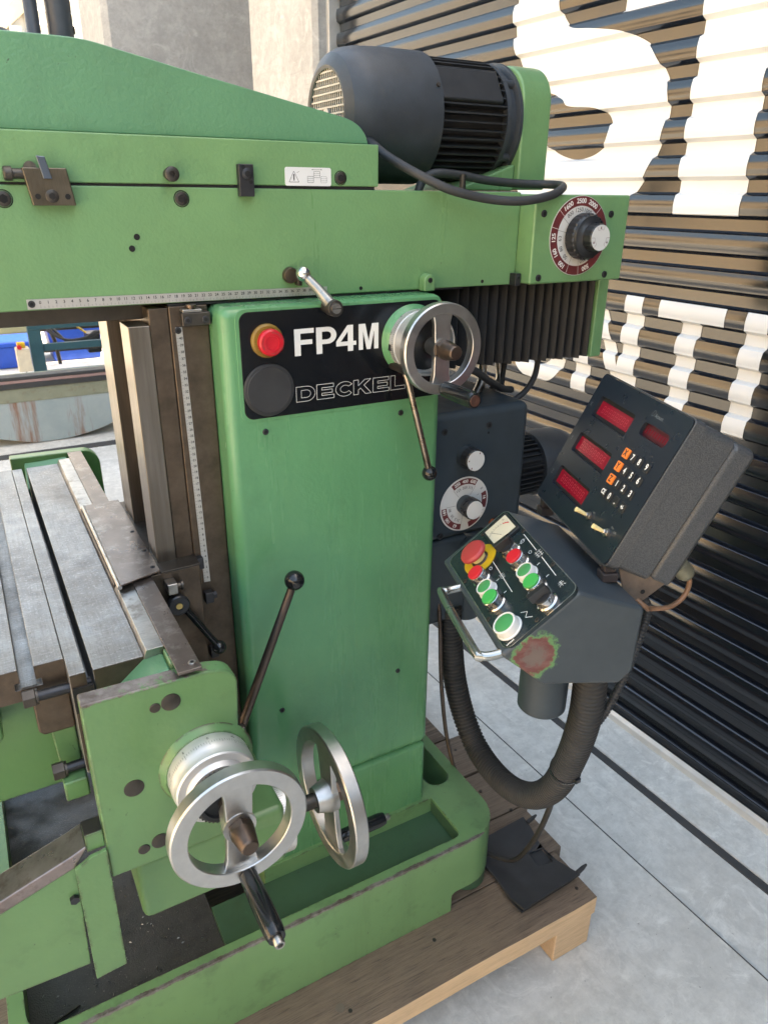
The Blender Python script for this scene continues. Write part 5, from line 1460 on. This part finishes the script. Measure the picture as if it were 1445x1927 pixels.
o1 = rrect(-0.0614, 0.0614, -0.1154, 0.1404, 0.0134, 5); i1 = rrect(-0.0602, 0.0602, -0.1142, 0.1392, 0.0122, 5)
n = len(o1); b.add([(p[0], p[1], 0.0027) for p in o1]+[(p[0], p[1], 0.0027) for p in i1], [(k, (k+1) % n, n+(k+1) % n, n+k) for k in range(n)])
b.build('panel_edge', M['steel'], pan_, smooth=0)
ZP = 0.0027
pP = PC + NN*ZP
b = MB()
def pl(a, c, w=0.0010): line(b, a, c, w, pP, WH, LH)
pl((-0.0052, 0.056), (-0.0068, 0.0195)); pl((-0.0075, 0.0080), (-0.0092, -0.0304))
pl((0.0549, 0.0564), (0.0530, 0.006)); pl((0.0524, -0.014), (0.0500, -0.0655))
for y in (0.0098, 0.0127, 0.0156, 0.0185): pl((-0.0105, y), (-0.0030, y-0.0015), 0.0007)
pl((-0.0068, 0.0075), (-0.0068, 0.0200), 0.0007)
for y in (-0.009, -0.004, 0.001): pl((0.0470, y), (0.0580, y), 0.0007)
for x in (0.0497, 0.0553): pl((x, -0.011), (x, 0.003), 0.0007)
pl((-0.0178, 0.0134), (-0.0130, 0.0134), 0.0011); pl((-0.0192, -0.0199), (-0.0148, -0.0199), 0.0014)
pl((0.0402, -0.0211), (0.0452, -0.0211), 0.0011); pl((0.0390, -0.0539), (0.0440, -0.0539), 0.0014)
for c_ in ((-0.0138, 0.0462), (0.0447, 0.0124)):
    q = [(c_[0]+0.0022*math.cos(R(a)), c_[1]+0.0032*math.sin(R(a))) for a in range(0, 360, 30)]
    for p_, r_ in zip(q, q[1:]+q[:1]): pl(p_, r_, 0.0008)
zg = [(-0.0165, -0.0760), (-0.0085, -0.0830), (-0.0150, -0.0900), (-0.0070, -0.0975), (-0.0098, -0.0955)]
for p_, r_ in zip(zg, zg[1:]): pl(p_, r_, 0.0009)
cr = [(0.0425, 0.0425), (0.0455, 0.0485), (0.0495, 0.0480), (0.0492, 0.0425), (0.0462, 0.0420), (0.0425, 0.0425)]
for p_, r_ in zip(cr, cr[1:]): pl(p_, r_, 0.0008)
pl((0.0405, 0.0450), (0.0520, 0.0455), 0.0006)
for p_, r_ in (((0.0440, -0.0840), (0.0525, -0.0840)), ((0.0485, -0.0800), (0.0485, -0.0905)), ((0.0440, -0.0890), (0.0475, -0.0860)), ((0.0505, -0.0875), (0.0530, -0.0905)), ((0.0455, -0.0810), (0.0515, -0.0810))): pl(p_, r_, 0.0007)
for i in range(6): pl((-0.0560+i*0.0022, -0.1080), (-0.0560+i*0.0022+0.0014, -0.1080), 0.0022)
b.build('panel_print', M['white_print'], pan_, smooth=0)
for q in ((0.0575, 0.0631), (0.0572, -0.0434), (-0.0570, -0.0417), (-0.0050, -0.1090), (0.0080, 0.1310), (-0.0560, 0.0650)):
    screw(pan_, pP+WH*q[0]+LH*q[1], NN, 0.0035, 0.0012, mat=M['steel_dark'])
def at(w, l, h=0.0): return PC + WH*w + LH*l + NN*h
def lat(c, prof_, n=32):
    m_ = MB(); m_.lathe(at(*c), NN, prof_, n); return m_
# mushroom emergency stop
es = lat((-0.0185, 0.0820), [(0.0285, ZP), (0.0285, ZP+0.0012), (0.0130, ZP+0.0016)]).build('stop_ring', M['yellow'], pen)
lat((-0.0185, 0.0820), [(0.0150, ZP+0.0014), (0.0135, 0.006), (0.0122, 0.0066)]).build('collar', M['steel_dark'], es)
lat((-0.0185, 0.0820), [(0.0115, 0.0064), (0.0115, 0.020)]).build('stem', M['cream'], es)
lat((-0.0185, 0.0820), [(0.0120, 0.0192), (0.0205, 0.0185), (0.0215, 0.0200), (0.0212, 0.0228), (0.0185, 0.0258), (0.0110, 0.0272), (1e-6, 0.0276)], 40).build('mushroom_button', M['red_dull'], es)
def button(w, l, cap, style, name):
    if style == 'chrome':
        r = lat((w, l), [(0.0148, ZP), (0.0148, 0.0045), (0.0128, 0.006), (0.0125, 0.0150), (0.0132, 0.0155), (0.0132, 0.0180), (0.0122, 0.0184), (0.0122, 0.0170)]).build(name, M['chrome'], pen)
        lat((w, l), [(0.0119, 0.0150), (0.0119, 0.0210), (0.0112, 0.0217), (1e-6, 0.0218)]).build('cap', M[cap], r)
        m_ = MB((at(w, l, 0.0040), WH, LH, NN)); m_.box(0.0118, 0.0152, -0.0012, 0.0012, 0, 0.0045); m_.build('key', M['steel_dark'], r)
    else:
        s_ = 1.30 if style == 'big' else 1.0
        h = 0.0160 if style == 'big' else 0.0145
        r = lat((w, l), [(0.0146*s_, ZP), (0.0150*s_, 0.0042), (0.0134*s_, 0.0055), (0.0132*s_, h), (0.0125*s_, h+0.0010), (0.0112*s_, h+0.0006), (0.0110*s_, h-0.002)], 36).build(name, M['white_ring'], pen)
        lat((w, l), [(0.0109*s_, h-0.003), (0.0109*s_, h+0.0002), (0.0100*s_, h+0.0008), (1e-6, h+0.0009)], 36).build('cap', M[cap], r)
    return r
button(-0.0335, 0.0395, 'red', 'chrome', 'push_button')
button(-0.0350, 0.0065, 'btn_green', 'white', 'push_button')
button(-0.0360, -0.0275, 'btn_green_bright', 'chrome', 'push_button')
button(-0.0402, -0.0865, 'btn_green', 'big', 'push_button')
button(0.0245, 0.0075, 'red', 'chrome', 'push_button')
button(0.0230, -0.0265, 'btn_green', 'white', 'push_button')
button(0.0212, -0.0615, 'btn_green_bright', 'chrome', 'push_button')
def selector(w, l, rot):
    r = lat((w, l), [(0.0150, ZP), (0.0150, 0.0045), (0.0128, 0.006), (0.0128, 0.0130), (0.0134, 0.0138), (0.0134, 0.0160), (0.0118, 0.0164)]).build('selector_switch', M['chrome'], pen)
    cs, sn = math.cos(rot), math.sin(rot)
    f = (at(w, l), WH*cs+LH*sn, LH*cs-WH*sn, NN)
    m_ = MB(f); m_.prism(rrect(-0.0055, 0.0055, -0.0135, 0.0150, 0.002, 3), 'z', 0.0180, 0.0295, rrect(-0.0040, 0.0040, -0.0135, 0.0150, 0.0018, 3))
    m_.build('handle', M['black'], r, bevel=0.0006)
    lat((w, l), [(0.0124, 0.0160), (0.0122, 0.0185), (0.006, 0.0190)]).build('hub', M['black'], r)
    return r
selector(0.0255, 0.0435, R(90-8))
selector(0.0195, -0.0960, R(90-4))
# load meter
f = MB(PF); f.prism(rrect(0.0085, 0.0575, 0.0715, 0.1275, 0.003, 3), 'z', ZP, 0.0080); met = f.build('load_meter', M['black'], pen, bevel=0.0012)
f = MB(PF); f.prism([(0.0125, 0.0775), (0.0535, 0.0775), (0.0535, 0.1215), (0.0125, 0.1215)], 'z', 0.0081, 0.0084); f.build('meter_face', M['meter_face'], met, smooth=0)
b = MB(); mP = PC + NN*0.0086
for i in range(11):
    a = R(140-i*10); c0 = (0.0300, 0.0860)
    line(b, (c0[0]+0.0235*math.cos(a), c0[1]+0.0235*math.sin(a)), (c0[0]+0.0265*math.cos(a), c0[1]+0.0265*math.sin(a)), 0.0004, mP, WH, LH)
for i in range(14):
    a0, a1 = R(140-i*7), R(133-i*7)
    line(b, (0.0300+0.0230*math.cos(a0), 0.0860+0.0230*math.sin(a0)), (0.0300+0.0230*math.cos(a1), 0.0860+0.0230*math.sin(a1)), 0.0004, mP, WH, LH)
line(b, (0.0300, 0.0860), (0.0190, 0.1090), 0.0006, mP, WH, LH)
put_text(b, '%', 0.0050, mP+WH*0.046+LH*0.114, WH, LH)
b.build('meter_print', M['ink'], met, smooth=0)
f = MB(); flat(f, arc(0.0300, 0.0860, 0.0245, 30, 60, 6)+arc(0.0300, 0.0860, 0.0225, 60, 30, 6), mP+NN*0.00005, WH, LH); f.build('red_arc', M['red'], met, smooth=0)
# tubular handle along the left edge
hp_ = [at(-0.0600, 0.0690, -0.008), at(-0.0780, 0.0690, 0.004), at(-0.0880, 0.0660, 0.012), at(-0.0930, 0.0560, 0.016), at(-0.0930, -0.0900, 0.016), at(-0.0900, -0.1010, 0.012), at(-0.0800, -0.1050, 0.004), at(-0.0600, -0.1055, -0.008)]
b = MB(); b.tube(smooth_path(hp_, 6), 0.0062, 16); b.build('grab_handle', metal('greyed_tube', (0.40, 0.41, 0.39), 0.24, 0.05, met=0.95, bump=0.0), pen)
# mounting post and arm
b = MB(); b.lathe((0.665, -0.420, 0.8640), VZ, [(0.034, 0), (0.0365, 0.003), (0.0365, 0.118)], 40); b.build('mounting_post', M['slate'], pen)
b = MB(); b.tube([(0.705, -0.330, 0.955), (0.770, -0.130, 0.925), (0.845, 0.030, 0.910)], 0.026, 20); b.build('arm', M['slate'], pen)

# ================================================================ DIGITAL READOUT
U = Vector((-0.3466, -0.9380, 0.0)); V = Vector((0.4017, -0.1484, 0.9037)); N = Vector((-0.8476, 0.3132, 0.4282))
RC = Vector((0.7746, -0.3814, 1.2296))
dro = thing('digital_readout', 'grey hammered digital readout with red displays mounted on the pendant', 'digital readout', tuple(RC - V*0.125))
RF = (RC, U, V, N)
b = MB(RF); fl = MB(); ring(fl, rrect(-0.1336, 0.1336, -0.1112, 0.1112, 0.009, 4), [rrect(-0.1314, 0.1314, -0.1090, 0.1090, 0.008, 4)], -0.0165, 0.0006)
b.add(fl.v, fl.f)
case = b.build('bezel', M['hammer'], dro, bevel=0.0010, seg=2)
b = MB(RF); b.prism(rrect(-0.1310, 0.1310, -0.1090, 0.1090, 0.012, 4), 'z', -0.0700, -0.0168, None); b.build('case', M['hammer'], dro, bevel=0.0030, seg=3)
b = MB(RF); b.prism(rrect(-0.1290, 0.1290, -0.1070, 0.1070, 0.012, 4), 'z', -0.1110, -0.0706, None); b.build('rear_cover', M['hammer'], dro, bevel=0.010, seg=4)
wins = [(-0.1030, 0.0075, 0.0435, 0.0780), (-0.1050, 0.0070, -0.0178, 0.0150), (-0.1060, 0.0050, -0.0780, -0.0450)]
# face plate with real cut-outs
b = MB(RF)
holes = [rrect(*w, 0.004, 3) for w in wins] + [rrect(0.0350, 0.1040, 0.0585, 0.0775, 0.006, 3)]
fl = MB(); ring(fl, rrect(-0.1310, 0.1310, -0.1086, 0.1086, 0.008, 4), holes, -0.0052, 0.0016)
b.add(fl.v, fl.f)
face = b.build('face_plate', M['dro_face'], dro, smooth=0)
for i, w in enumerate(wins):
    b = MB(RF); b.box(w[0]-0.002, w[1]+0.002, w[2]-0.002, w[3]+0.002, -0.0044, -0.0043); d = b.build('display', M['dark_hole'], dro, smooth=0)
    yc = (w[2]+w[3])/2
    b = MB(RF); b.box(w[0]+0.0006, w[1]-0.0060, yc-0.0110, yc+0.0110, -0.0042, -0.0037); flt = b.build('red_filter', M['window_red'], d, smooth=0)
    b = MB(); o_ = RC + N*(-0.00365)
    for k in range(8):
        x0 = w[0]+0.0130+k*0.0106; h = 0.0052
        for (ax_, ay), (bx, by) in (((0, h), (0.0056, h)), ((0, 0), (0.0056, 0)), ((0, -h), (0.0056, -h)), ((0, h), (0, 0)), ((0.0056, h), (0.0056, 0)), ((0, 0), (0, -h)), ((0.0056, 0), (0.0056, -h))):
            line(b, (x0+ax_+ay*0.08, yc+ay), (x0+bx+by*0.08, yc+by), 0.0009, o_, U, V)
    b.build('digit_segments', M['window_seg'], flt, smooth=0)
b = MB(RF); b.box(0.0350, 0.1040, 0.0585, 0.0775, -0.0050, -0.0040); d4 = b.build('display', M['window_dark'], dro, smooth=0, label='small dark red display')
b = MB()
for k in range(9): line(b, (0.042+k*0.0065, 0.0635), (0.0425+k*0.0065, 0.0720), 0.0022, RC+N*(-0.0039), U, V)
b.build('digit_segments', M['window_red'], d4, smooth=0)
KX = (0.0391, 0.0577, 0.0768, 0.0972); KY = (0.0276, 0.0070, -0.0132, -0.0336)
KT = (('X', '7', '8', '9'), ('Y', '4', '5', '6'), ('Z', '1', '2', '3'), ('CE', '0', '.', '+/-'))
for r_, row in enumerate(KT):
    for c_, t in enumerate(row):
        org = c_ == 0 and r_ < 3
        x, y = KX[c_], KY[r_]
        b = MB(RF); b.prism(rrect(x-0.0066, x+0.0066, y-0.0070, y+0.0070, 0.0012, 2), 'z', 0.0014, 0.0046 if org else 0.0034)
        ky = b.build('key', M['orange'] if org else M['black'], dro, bevel=0.0005, label='orange key '+t if org else None)
        b = MB(); put_text(b, t, 0.0072 if len(t) == 3 else 0.0098 if len(t) == 2 else 0.0125, RC+U*x+V*y+N*(0.0049 if org else 0.0037), U, V, offset=0.0004, sx=0.85)
        b.build('legend', M['ink'] if org else M['white_print'], ky, smooth=0)
b = MB()
for t, x, y in (('X', -0.1210, 0.0583), ('Y', -0.1210, -0.0014), ('Z', -0.1215, -0.0634)): put_text(b, t, 0.0105, RC+U*x+V*y+N*0.0019, U, V, sx=0.8)
put_text(b, 'Acount', 0.0078, RC+U*0.0600+V*0.0905+N*0.0019, U, V, sx=0.9)
fpl = [(0.0405, 0.0895), (0.0425, 0.0955), (0.0460, 0.0965), (0.0478, 0.0930), (0.0455, 0.0885), (0.0420, 0.0880)]
for p_, q_ in zip(fpl, fpl[1:]+fpl[:1]): line(b, p_, q_, 0.0004, RC+N*0.0019, U, V)
b.build('face_print', plain('faded_print', (0.16, 0.18, 0.19), 0.6), face, smooth=0)
b = MB()
for x, y, t in ((0.0450, -0.0655, 'mm'), (0.0520, -0.0795, 'in'), (0.1010, -0.0640, 'ON'), (0.1120, -0.0670, 'OFF')): put_text(b, t, 0.0045, RC+U*x+V*y+N*0.0019, U, V)
b.build('switch_print', plain('faded_print_dim', (0.20, 0.21, 0.21), 0.6), face, smooth=0)
for x in (0.0380, 0.0960):
    b = MB(); b.lathe(RC+U*x-V*0.0742, N, [(0.0062, 0.0016), (0.0062, 0.0042)], 6); b.lathe(RC+U*x-V*0.0742, N, [(0.0040, 0.0040), (0.0038, 0.0080), (0.0030, 0.0090)], 20)
    tg = b.build('toggle_switch', M['steel'], dro, smooth=25)
    b = MB(); b.tube([RC+U*x-V*0.0742+N*0.0085, RC+U*(x-0.001)-V*0.0728+N*0.0255], [0.0024, 0.0036], 14); b.build('lever', M['cream'], tg)
# feet, bracket and the connector with its cable at the back
def top_at(x, y):    # height of the sloping pendant top at a point
    w = (Vector((x, y, 0))-PO).dot(WX)
    return 1.1285 + (1.0938-1.1285)*(w-0.048)/(0.1458-0.048)
for p in (RC+U*0.118-V*0.108-N*0.012, RC-U*0.118-V*0.108-N*0.012):
    zt = top_at(p.x, p.y)
    b = MB((Vector((p.x, p.y, 0)), U, N.cross(U).normalized() if False else Vector((-0.938, 0.3466, 0)), VZ))
    b.prism([(-0.011, -0.011), (0.011, -0.011), (0.011, 0.011), (-0.011, 0.011)], 'z', zt+0.0015, zt+0.0150)
    b.prism([(-0.007, -0.008), (0.007, -0.008), (0.007, 0.008), (-0.007, 0.008)], 'z', zt+0.0152, p.z+0.004)
    b.build('foot', plain('brown_rubber_foot', (0.045, 0.033, 0.030), 0.6), dro, bevel=0.002)
bo = RC+U*0.1285-V*0.1120-N*0.040
b = MB((bo, -N, V, U))
b.prism([(-0.022, 0.012), (0.062, 0.012), (0.040, -0.034), (0.020, -0.034)], 'z', -0.0050, -0.0020)
br = b.build('bracket', M['rust'], dro, bevel=0.001)
b = MB(); q = bo - N*0.036 - V*0.012 - U*0.0018; b.cyl(q, q+U*0.0004, 0.0034, n=14); b.build('bracket_hole', M['dark_hole'], br)
c0 = RC+U*0.095-V*0.068-N*0.107
cd = (-N*0.9 + V*-0.38 + U*0.05).normalized()
b = MB(); b.lathe(c0, cd, [(0.0125, -0.004), (0.0125, 0.018), (0.0110, 0.020), (0.0135, 0.022), (0.0135, 0.040), (0.0120, 0.042), (0.0105, 0.046)], 24)
con = b.build('connector', plain('scuffed_connector', (0.20, 0.19, 0.13), 0.45, 0.3, var=0.3, dirt=(0.05, 0.035, 0.025)), dro)
e0 = c0+cd*0.046
cp = smooth_path([e0, e0+cd*0.010-V*0.004, e0+cd*0.012-V*0.024+U*0.004, e0-V*0.050+U*0.010+N*0.004, e0-V*0.062+U*0.014+N*0.034, bo-N*0.052-V*0.030+U*0.004, bo-N*0.036-V*0.026-U*0.004], 6)
b = MB(); b.tube(cp, 0.0036, 12); b.build('connector_cable', M['copper'], con)

# ================================================================ HOSES AND LOOSE CABLES
hosep = smooth_path([(0.797, 0.021, 0.775), (0.7993, 0.02, 0.7389), (0.8037, 0.015, 0.6723), (0.8081, 0.0, 0.5884), (0.815, -0.03, 0.5114), (0.8179, -0.08, 0.4579), (0.813, -0.15, 0.4457), (0.802, -0.23, 0.4683), (0.7935, -0.3, 0.5172), (0.7786, -0.36, 0.5977), (0.7624, -0.4, 0.6889), (0.7459, -0.43, 0.7733), (0.7316, -0.45, 0.8464), (0.7203, -0.46, 0.9121), (0.7120, -0.464, 0.985)], 14)
def corrugated(path, r, dr, pitch, n=20):
    L = 0; acc = [0]
    for p, q in zip(path, path[1:]): L += (q-p).length; acc.append(L)
    out = []; rs = []; i = 0; k = 0; s = 0
    while s <= L:
        while i < len(path)-2 and acc[i+1] < s: i += 1
        t = (s-acc[i])/max(1e-9, acc[i+1]-acc[i])
        out.append(path[i].lerp(path[i+1], t)); rs.append(r if k % 4 in (0, 1) else r-dr)
        s += pitch*(0.30 if k % 4 in (0, 2) else 0.20); k += 1
    return out, rs
pp, rr = corrugated(hosep, 0.0258, 0.0022, 0.0085)
b = MB(); b.tube(pp, rr, 24)
hz = thing('corrugated_hose', 'thick corrugated black hose looping from the column to the pendant', 'hose', tuple(hosep[len(hosep)//2]))
b.build('sleeve', M['hose'], hz, smooth=20)
b = MB(); q = hosep[int(len(hosep)*0.70)]; q2 = hosep[int(len(hosep)*0.70)+1]; d = (q2-q).normalized()
b.lathe(q-d*0.003, d, [(0.0270, 0), (0.0272, 0.006), (0.0255, 0.006), (0.0255, 0)], 28, closed=True); b.box(q.x-0.005, q.x+0.005, q.y-0.033, q.y-0.026, q.z-0.004, q.z+0.004); b.build('cable_tie', M['black'], hz)
b = MB(); b.tube(hosep[2:9], 0.0272, 24); b.build('end_sleeve', M['hose'], hz)
def cable(name, pts, r, mat, label, corr=None):
    p = smooth_path(pts, 8)
    m_ = MB()
    if corr: a_, r_ = corrugated(p, r, corr, 0.0055); m_.tube(a_, r_, 12)
    else: m_.tube(p, r, 12)
    return tag(m_.build(name, M[mat], None, smooth=25 if corr else 40), label, 'cable')
cable('ribbed_cable', [(0.832, -0.420, 1.045), (0.842, -0.435, 1.010), (0.847, -0.44, 0.9899), (0.8278, -0.45, 0.9576), (0.7982, -0.46, 0.9094), (0.7737, -0.46, 0.8578), (0.7580, -0.456, 0.8250), (0.7440, -0.445, 0.7950)], 0.0068, 'rubber', 'ribbed black cable running down the right side of the pendant', 0.0009)
cable('conduit', [(0.760, 0.010, 0.800), (0.7613, 0.0, 0.7414), (0.7706, 0.0, 0.6016), (0.7888, 0.0, 0.4626), (0.8194, 0.01, 0.3481), (0.8480, 0.02, 0.2650), (0.862, 0.05, 0.1900), (0.868, 0.10, 0.1525)], 0.0048, 'steel_bronze', 'thin ribbed metal conduit hanging between column and thick hose', 0.0008)
cable('pedal_cable', [(0.772, -0.372, 0.640), (0.7826, -0.36, 0.5958), (0.8024, -0.33, 0.4948), (0.8365, -0.27, 0.3503), (0.8540, -0.205, 0.2200), (0.8420, -0.165, 0.1900), (0.8290, -0.135, 0.1850), (0.8270, -0.110, 0.1880)], 0.0056, 'hose', 'dusty cable dropping from the thick hose to the pedal plate')

# ================================================================ PEDAL PLATE
ped = thing('foot_pedal', 'flat black foot pedal plate lying on the pallet corner', 'foot pedal', (0.90, -0.18, 0.147))
po = [(0.8575, -0.0870), (0.9790, -0.0820), (0.9790, -0.1120), (0.9722, -0.1450), (0.9705, -0.1750), (0.9735, -0.2150), (0.9810, -0.2480), (0.9860, -0.2760), (0.8140, -0.2860), (0.8115, -0.2400), (0.8190, -0.1900), (0.8170, -0.1500), (0.8080, -0.1300)]
sl = [(0.9305, -0.1650), (0.9690, -0.1700), (0.9615, -0.2110), (0.9245, -0.2070)]
b = MB(); ring(b, po, [sl], 0.0, 0.006)
def bow(v):
    y = v[1]
    return (v[0], y, v[2] + 0.168 + 0.016*abs((y+0.18)/0.1)**1.7 - 0.016)
b.v = [bow(v) for v in b.v]
b.build('tread_plate', M['rubber'], ped, bevel=0.0015)
b = MB(); b.prism([(p[0]*0.94+0.054, p[1]*0.90-0.018) for p in po], 'z', 0.1465, 0.1515); b.build('base_sheet', M['rubber'], ped)
b = MB(); b.box(0.832, 0.920, -0.255, -0.105, 0.1517, 0.1562); b.build('body', M['black'], ped, bevel=0.002)
for a, c in (((0.9760, -0.1010, 0.171), (1.0080, -0.0960, 0.176)), ((0.9840, -0.2690, 0.170), (1.0140, -0.2650, 0.175))):
    b = MB(); b.tube([a, Vector(a).lerp(Vector(c), 0.6), c], [0.0055, 0.0050, 0.0025], 12); b.build('prong', M['rubber'], ped)

# ================================================================ PALLET
pal = thing('wooden_pallet', 'weathered wooden pallet of thick planks carrying the green machine', 'pallet', (0.3, 0.2, 0))
yb = -0.3260; ends = (0.9960, 1.0200, 1.0450, 1.0380, 0.9900, 1.0050, 1.0100)
wds = (0.146, 0.150, 0.152, 0.148, 0.150, 0.149, 0.150)
for i, (w_, xe) in enumerate(zip(wds, ends)):
    b = MB()
    n = 26; x0 = -0.75
    top = []
    for k in range(n+1):
        x = x0+(xe-x0)*k/n
        j0 = random.uniform(-0.0012, 0.0012) + (0.002*math.sin(x*4+i)); j1 = random.uniform(-0.0008, 0.0008)
        top.append((x, j0, j1))
    ya, yc = yb+0.0028, yb+w_-0.0028
    zt = 0.1452 + (0.0 if i == 0 else -0.0015*(i % 3))
    vs = []; fs = []
    for x, j0, j1 in top:
        zb = 0.0955 + (0.0035*math.sin(x*5.0+1.0) if i == 0 else 0)
        vs += [(x, ya+j0, zt), (x, yc+j1, zt), (x, yc+j1, zb), (x, ya+j0, zb)]
    for k in range(n):
        for a in range(4): fs.append((4*k+a, 4*k+(a+1) % 4, 4*k+4+(a+1) % 4, 4*k+4+a))
    fs += [(0, 1, 2, 3), (4*n+3, 4*n+2, 4*n+1, 4*n)]
    b.add(vs, fs)
    b.mi = [1 if (f in fs[-2:]) else 0 for f in fs]
    for k in range(n): b.mi[4*k+3] = 1 if i == 0 else 0
    b.build('plank', [M['wood'], M['wood_edge']], pal, bevel=0.0016, seg=2)
    yb += w_
for x0, x1 in ((0.886, 0.9905), (0.10, 0.20), (-0.70, -0.60)):
    b = MB(); b.box(x0, x1, -0.3215, 0.72, 0.001, 0.0950); b.build('bearer', M['wood_edge'], pal, bevel=0.003)
for x, y in ((0.955, -0.235), (0.970, -0.285), (0.905, -0.035), (0.985, -0.03), (0.955, 0.06), (0.995, 0.10), (0.93, 0.16), (0.985, 0.22), (0.40, -0.28), (0.62, -0.235)):
    b = MB(); b.cyl((x, y, 0.1430), (x, y, 0.1462), 0.0042, n=10); b.build('nail', M['steel_dark'], pal)
b = MB(); b.cyl((0.385, -0.266, 0.1440), (0.385, -0.266, 0.1464), 0.0090, n=16); b.build('knot', plain('wood_knot', (0.15, 0.12, 0.085), 0.8), pal)
b = MB(); b.tube([(0.852, 0.235, 0.149), (0.895, 0.222, 0.150), (0.905, 0.205, 0.149)], 0.0040, 10)
tag(b.build('loose_rod', M['steel'], None), 'short bent metal rod lying on the pallet behind the base', 'rod')
